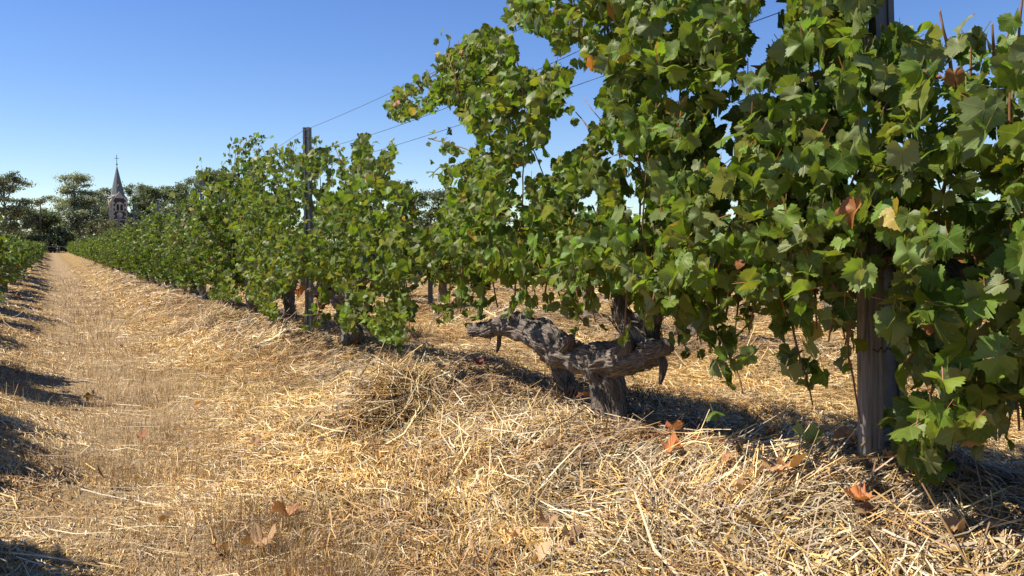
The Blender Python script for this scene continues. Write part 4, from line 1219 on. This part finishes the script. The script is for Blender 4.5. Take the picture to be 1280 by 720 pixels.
def tree(px, top_y, depth, spread, kind, label, seed, base_y=None, col=(.085, .10, .045)):
    """px/top_y: where the crown's top stands as surveyed; depth in metres"""
    global rng
    rng = np.random.default_rng(seed); r_ = random.Random(seed)
    top = at_depth(px, top_y, depth)
    b = Vector((top.x, top.y, float(gz(top.x, top.y))))
    Ht = top.z - b.z
    t = thing({'gum': 'gum_tree', 'cone': 'dark_tree', 'shrub': 'shrub'}[kind], b, label, 'tree' if kind != 'shrub' else 'shrub', 'trees beyond the vineyard')
    mb = MB(); clumps = []
    if kind == 'gum':
        lean = Vector((r_.uniform(-.06, .06) * Ht, r_.uniform(-.06, .06) * Ht, 0))
        tr = [Vector((0, 0, -.3)), lean * .3 + Vector((0, 0, Ht * .25)), lean * .7 + Vector((0, 0, Ht * .5)), lean + Vector((0, 0, Ht * .93))]
        TP = [Vector(p) for p in spline(tr, 12)]
        mb.tube(TP, list(np.linspace(.026 * Ht, .008 * Ht, 12)), 8)
        for k in range(r_.randint(18, 23)):
            f = r_.uniform(.28, .97); s0 = TP[int(f * 11)]
            a = r_.uniform(0, 6.28) ; rad = spread * r_.uniform(.45, 1.0) * (1.1 - .5 * f)
            e = s0 + Vector((math.cos(a) * rad, math.sin(a) * rad, Ht * r_.uniform(.06, .24)))
            e.z = min(e.z, Ht * .95)
            mid = s0.lerp(e, .5) + Vector((0, 0, -.03 * Ht))
            LP = [Vector(p) for p in spline([s0, mid, e], 7)]
            mb.tube(LP, list(np.linspace(.010 * Ht, .003 * Ht, 7)), 6)
            for m in range(r_.randint(3, 5)):
                c = LP[r_.randint(3, 6)] + Vector((r_.gauss(0, .14), r_.gauss(0, .14), 0)) * spread + Vector((0, 0, r_.uniform(.0, .06) * Ht))
                mb.tube([LP[4], LP[4].lerp(c, .6) + Vector((0, 0, .1)), c], [.004 * Ht, .003 * Ht, .0015 * Ht], 4)
                clumps.append((c, spread * r_.uniform(.13, .27), Ht * r_.uniform(.024, .055)))
        for m in range(5):
            a = r_.uniform(0, 6.28); rr = spread * r_.uniform(.1, .5); c = Vector((lean.x + rr * math.cos(a), lean.y + rr * math.sin(a), Ht * (.96 - .16 * rr / spread)))
            mb.tube([TP[8], TP[8].lerp(c, .6), c], [.005 * Ht, .003 * Ht, .0015 * Ht], 4)
            clumps.append((c, spread * .24, Ht * .045))
    elif kind == 'cone':
        mb.tube([(0, 0, -.3), (0, 0, Ht * .9)], [.03 * Ht, .006 * Ht], 7)
        for k in range(34):
            f = r_.uniform(.08, .97); rad = spread * (1 - f) ** .6 * r_.uniform(.5, 1.0); a = r_.uniform(0, 6.28)
            c = Vector((math.cos(a) * rad, math.sin(a) * rad, Ht * f))
            mb.tube([(0, 0, Ht * f * .9), c], [.008 * Ht, .002 * Ht], 4)
            clumps.append((c, spread * .3, Ht * .07))
    else:
        mb.tube([(0, 0, -.2), (.1, 0, Ht * .7)], [.03 * Ht, .008 * Ht], 6)
        for k in range(14):
            c = Vector((r_.uniform(-1, 1) * spread * .8, r_.uniform(-1, 1) * spread * .6, Ht * r_.uniform(.15, .9)))
            mb.tube([(0, 0, Ht * .2), c], [.012 * Ht, .003 * Ht], 4)
            clumps.append((c, spread * .35, Ht * .16))
    mb.build('trunk', M['gum_bark'] if kind == 'gum' else M['dark_bark'], t, smooth=True)
    P, T_ = [], []
    for c, rx, rz_ in clumps:
        n = int(np.clip(rx * rx * 130, 70, 620 if kind == 'gum' else 300))
        u = rng.normal(0, 1, (n, 3)); u /= np.linalg.norm(u, axis=1)[:, None]
        u *= np.minimum(np.abs(rng.normal(0, .68, (n, 1))), 1.25)
        q = np.array(c) + u * np.array([rx, rx, rz_ * 1.1])
        q[:, 2] += .35 * rz_ * vnoise(q[:, 0], q[:, 1], seed)
        P.append(q); T_.append(gum_tint(n, np.array(col) * r_.uniform(1.1, 1.9) * np.array([.9, 1.0, 1.08])))
    P = np.concatenate(P); T_ = np.concatenate(T_)
    size = {'gum': .21, 'cone': .28, 'shrub': .22}[kind] * (depth / 190) ** .5
    me = leaves_mesh('crown', P, size * rng.uniform(.6, 1.3, len(P)), T_, 2, petiole=False, pitch=rng.uniform(-.3, 1.5, len(P)))
    link('crown', me, M['gum'], t)
    return t
tree(10, 216, 165, 7.0, 'gum', 'gum tree at the left edge with dark flat foliage clumps', 31, col=(.12, .13, .07))
tree(97, 215, 185, 8.0, 'gum', 'pale open gum tree left of the church tower, tallest one', 32, col=(.20, .205, .125))
tree(128, 234, 200, 6.5, 'gum', 'gum tree half behind the left side of the church tower', 33, col=(.14, .155, .085))
tree(62, 262, 172, 5.4, 'cone', 'dark rounded tree at the end of the path', 34, col=(.075, .09, .04))
tree(40, 246, 200, 6.0, 'gum', 'thin gum tree behind the dark rounded tree', 44, col=(.15, .155, .09))
tree(168, 230, 215, 5.0, 'gum', 'slim gum tree just right of the church tower', 35, col=(.12, .135, .07))
tree(196, 232, 205, 7.0, 'gum', 'middle gum tree between the church and the big dark gum', 36, col=(.115, .13, .065))
tree(225, 230, 195, 7.0, 'gum', 'gum tree joined to the left side of the big dark gum', 37, col=(.11, .125, .06))
tree(262, 211, 185, 8.5, 'gum', 'big dark spreading gum above the trellised vines', 38, col=(.105, .12, .06))
tree(300, 228, 190, 6.5, 'gum', 'gum tree behind the leafy vine by the second post', 39, col=(.11, .12, .06))
tree(128, 274, 176, 3.8, 'shrub', 'olive brown bush in front of the church tower', 40, col=(.11, .105, .045))
tree(2, 265, 140, 3.2, 'shrub', 'dark bush at the left edge above the low vines', 41, col=(.05, .062, .03))
tree(105, 290, 178, 3.6, 'shrub', 'dull green bush between the fence and the church', 42, col=(.11, .115, .06))
tree(72, 299, 176, 4.5, 'shrub', 'dark low bush behind the fence rail at the path end', 45, col=(.05, .06, .032))
tree(92, 298, 174, 3.0, 'shrub', 'dark low bush behind the fence rail, right of the path end', 46, col=(.05, .055, .033))
tree(30, 296, 172, 4.0, 'shrub', 'dark low bush behind the fence rail, left of the path end', 47, col=(.055, .065, .035))
tree(182, 262, 190, 5.5, 'shrub', 'broad dark bush right of the church below the gums', 48, col=(.09, .10, .05))
tree(232, 262, 185, 6.0, 'shrub', 'broad dark bush under the big spreading gum', 49, col=(.085, .095, .045))
for k, (px, ty) in enumerate(((-30, 280), (20, 284), (112, 278), (160, 276), (205, 270), (262, 268), (310, 270), (370, 272), (430, 270), (490, 268), (550, 275), (610, 280), (680, 280), (760, 278), (840, 276), (920, 274), (1000, 272), (1080, 270), (1160, 270), (1240, 268), (1330, 268))):
    tree(px, ty, 205 + 7 * (k % 3), 8.5, 'shrub', 'broad dark scrub filling the foot of the far tree line', 70 + k, col=(.085, .095, .05))
for k, (px, ty, dp, sp_w) in enumerate(((350, 250, 180, 6), (405, 246, 175, 6), (455, 240, 150, 5.5), (508, 229, 140, 5.5), (552, 240, 135, 5), (610, 262, 140, 5.5))):
    tree(px, ty, dp, sp_w, 'gum' if k % 2 else 'cone', ['dark tree hidden behind the second post vine', 'gum tree hidden behind the second post vine', 'dark tree behind the upright shoots of the second post vine', 'gum tree seen in the gap between the two big vines', 'dark tree behind the left side of the big gnarled vine', 'gum tree low behind the middle of the big gnarled vine'][k], 50 + k, col=(.085, .10, .05))

# pole, fence at the end of the path
pb = at_depth(52, 318, 168); pb.z = float(gz(pb.x, pb.y)); ptop = at_depth(52, 250, 168).z - pb.z
t = thing('power_pole', pb, 'thin dark timber pole standing by the fence at the end of the path', 'pole')
MB().tube([(0, 0, -.3), (0, 0, ptop)], [.17, .12], 8).build('pole', M['dark_bark'], t, smooth=True)
MB().box((0, 0, ptop - .5), (1.9, .12, .14), rz=.4).build('crossarm', M['dark_bark'], t)
fa = at_depth(44, 318, 164); fb = at_depth(104, 318, 168)
fz = float(gz(fa.x, fa.y)); fdir = Vector((fb.x - fa.x, fb.y - fa.y, 0)); fl = fdir.length; fr = math.atan2(fdir.y, fdir.x)
t = thing('fence', Vector((fa.x, fa.y, fz)), 'pale timber rail fence across the far end of the path', 'fence', rz=fr)
for k in range(5): MB().box((fl * k / 4, 0, .6), (.18, .16, 1.5)).build('fence_post', M['fence'], t)
MB().box((fl / 2, -.11, 1.22), (fl, .05, .17)).build('rail', M['fence'], t)
MB().box((fl / 2, -.11, .62), (fl, .05, .12)).build('rail', M['dark_bark'], t)
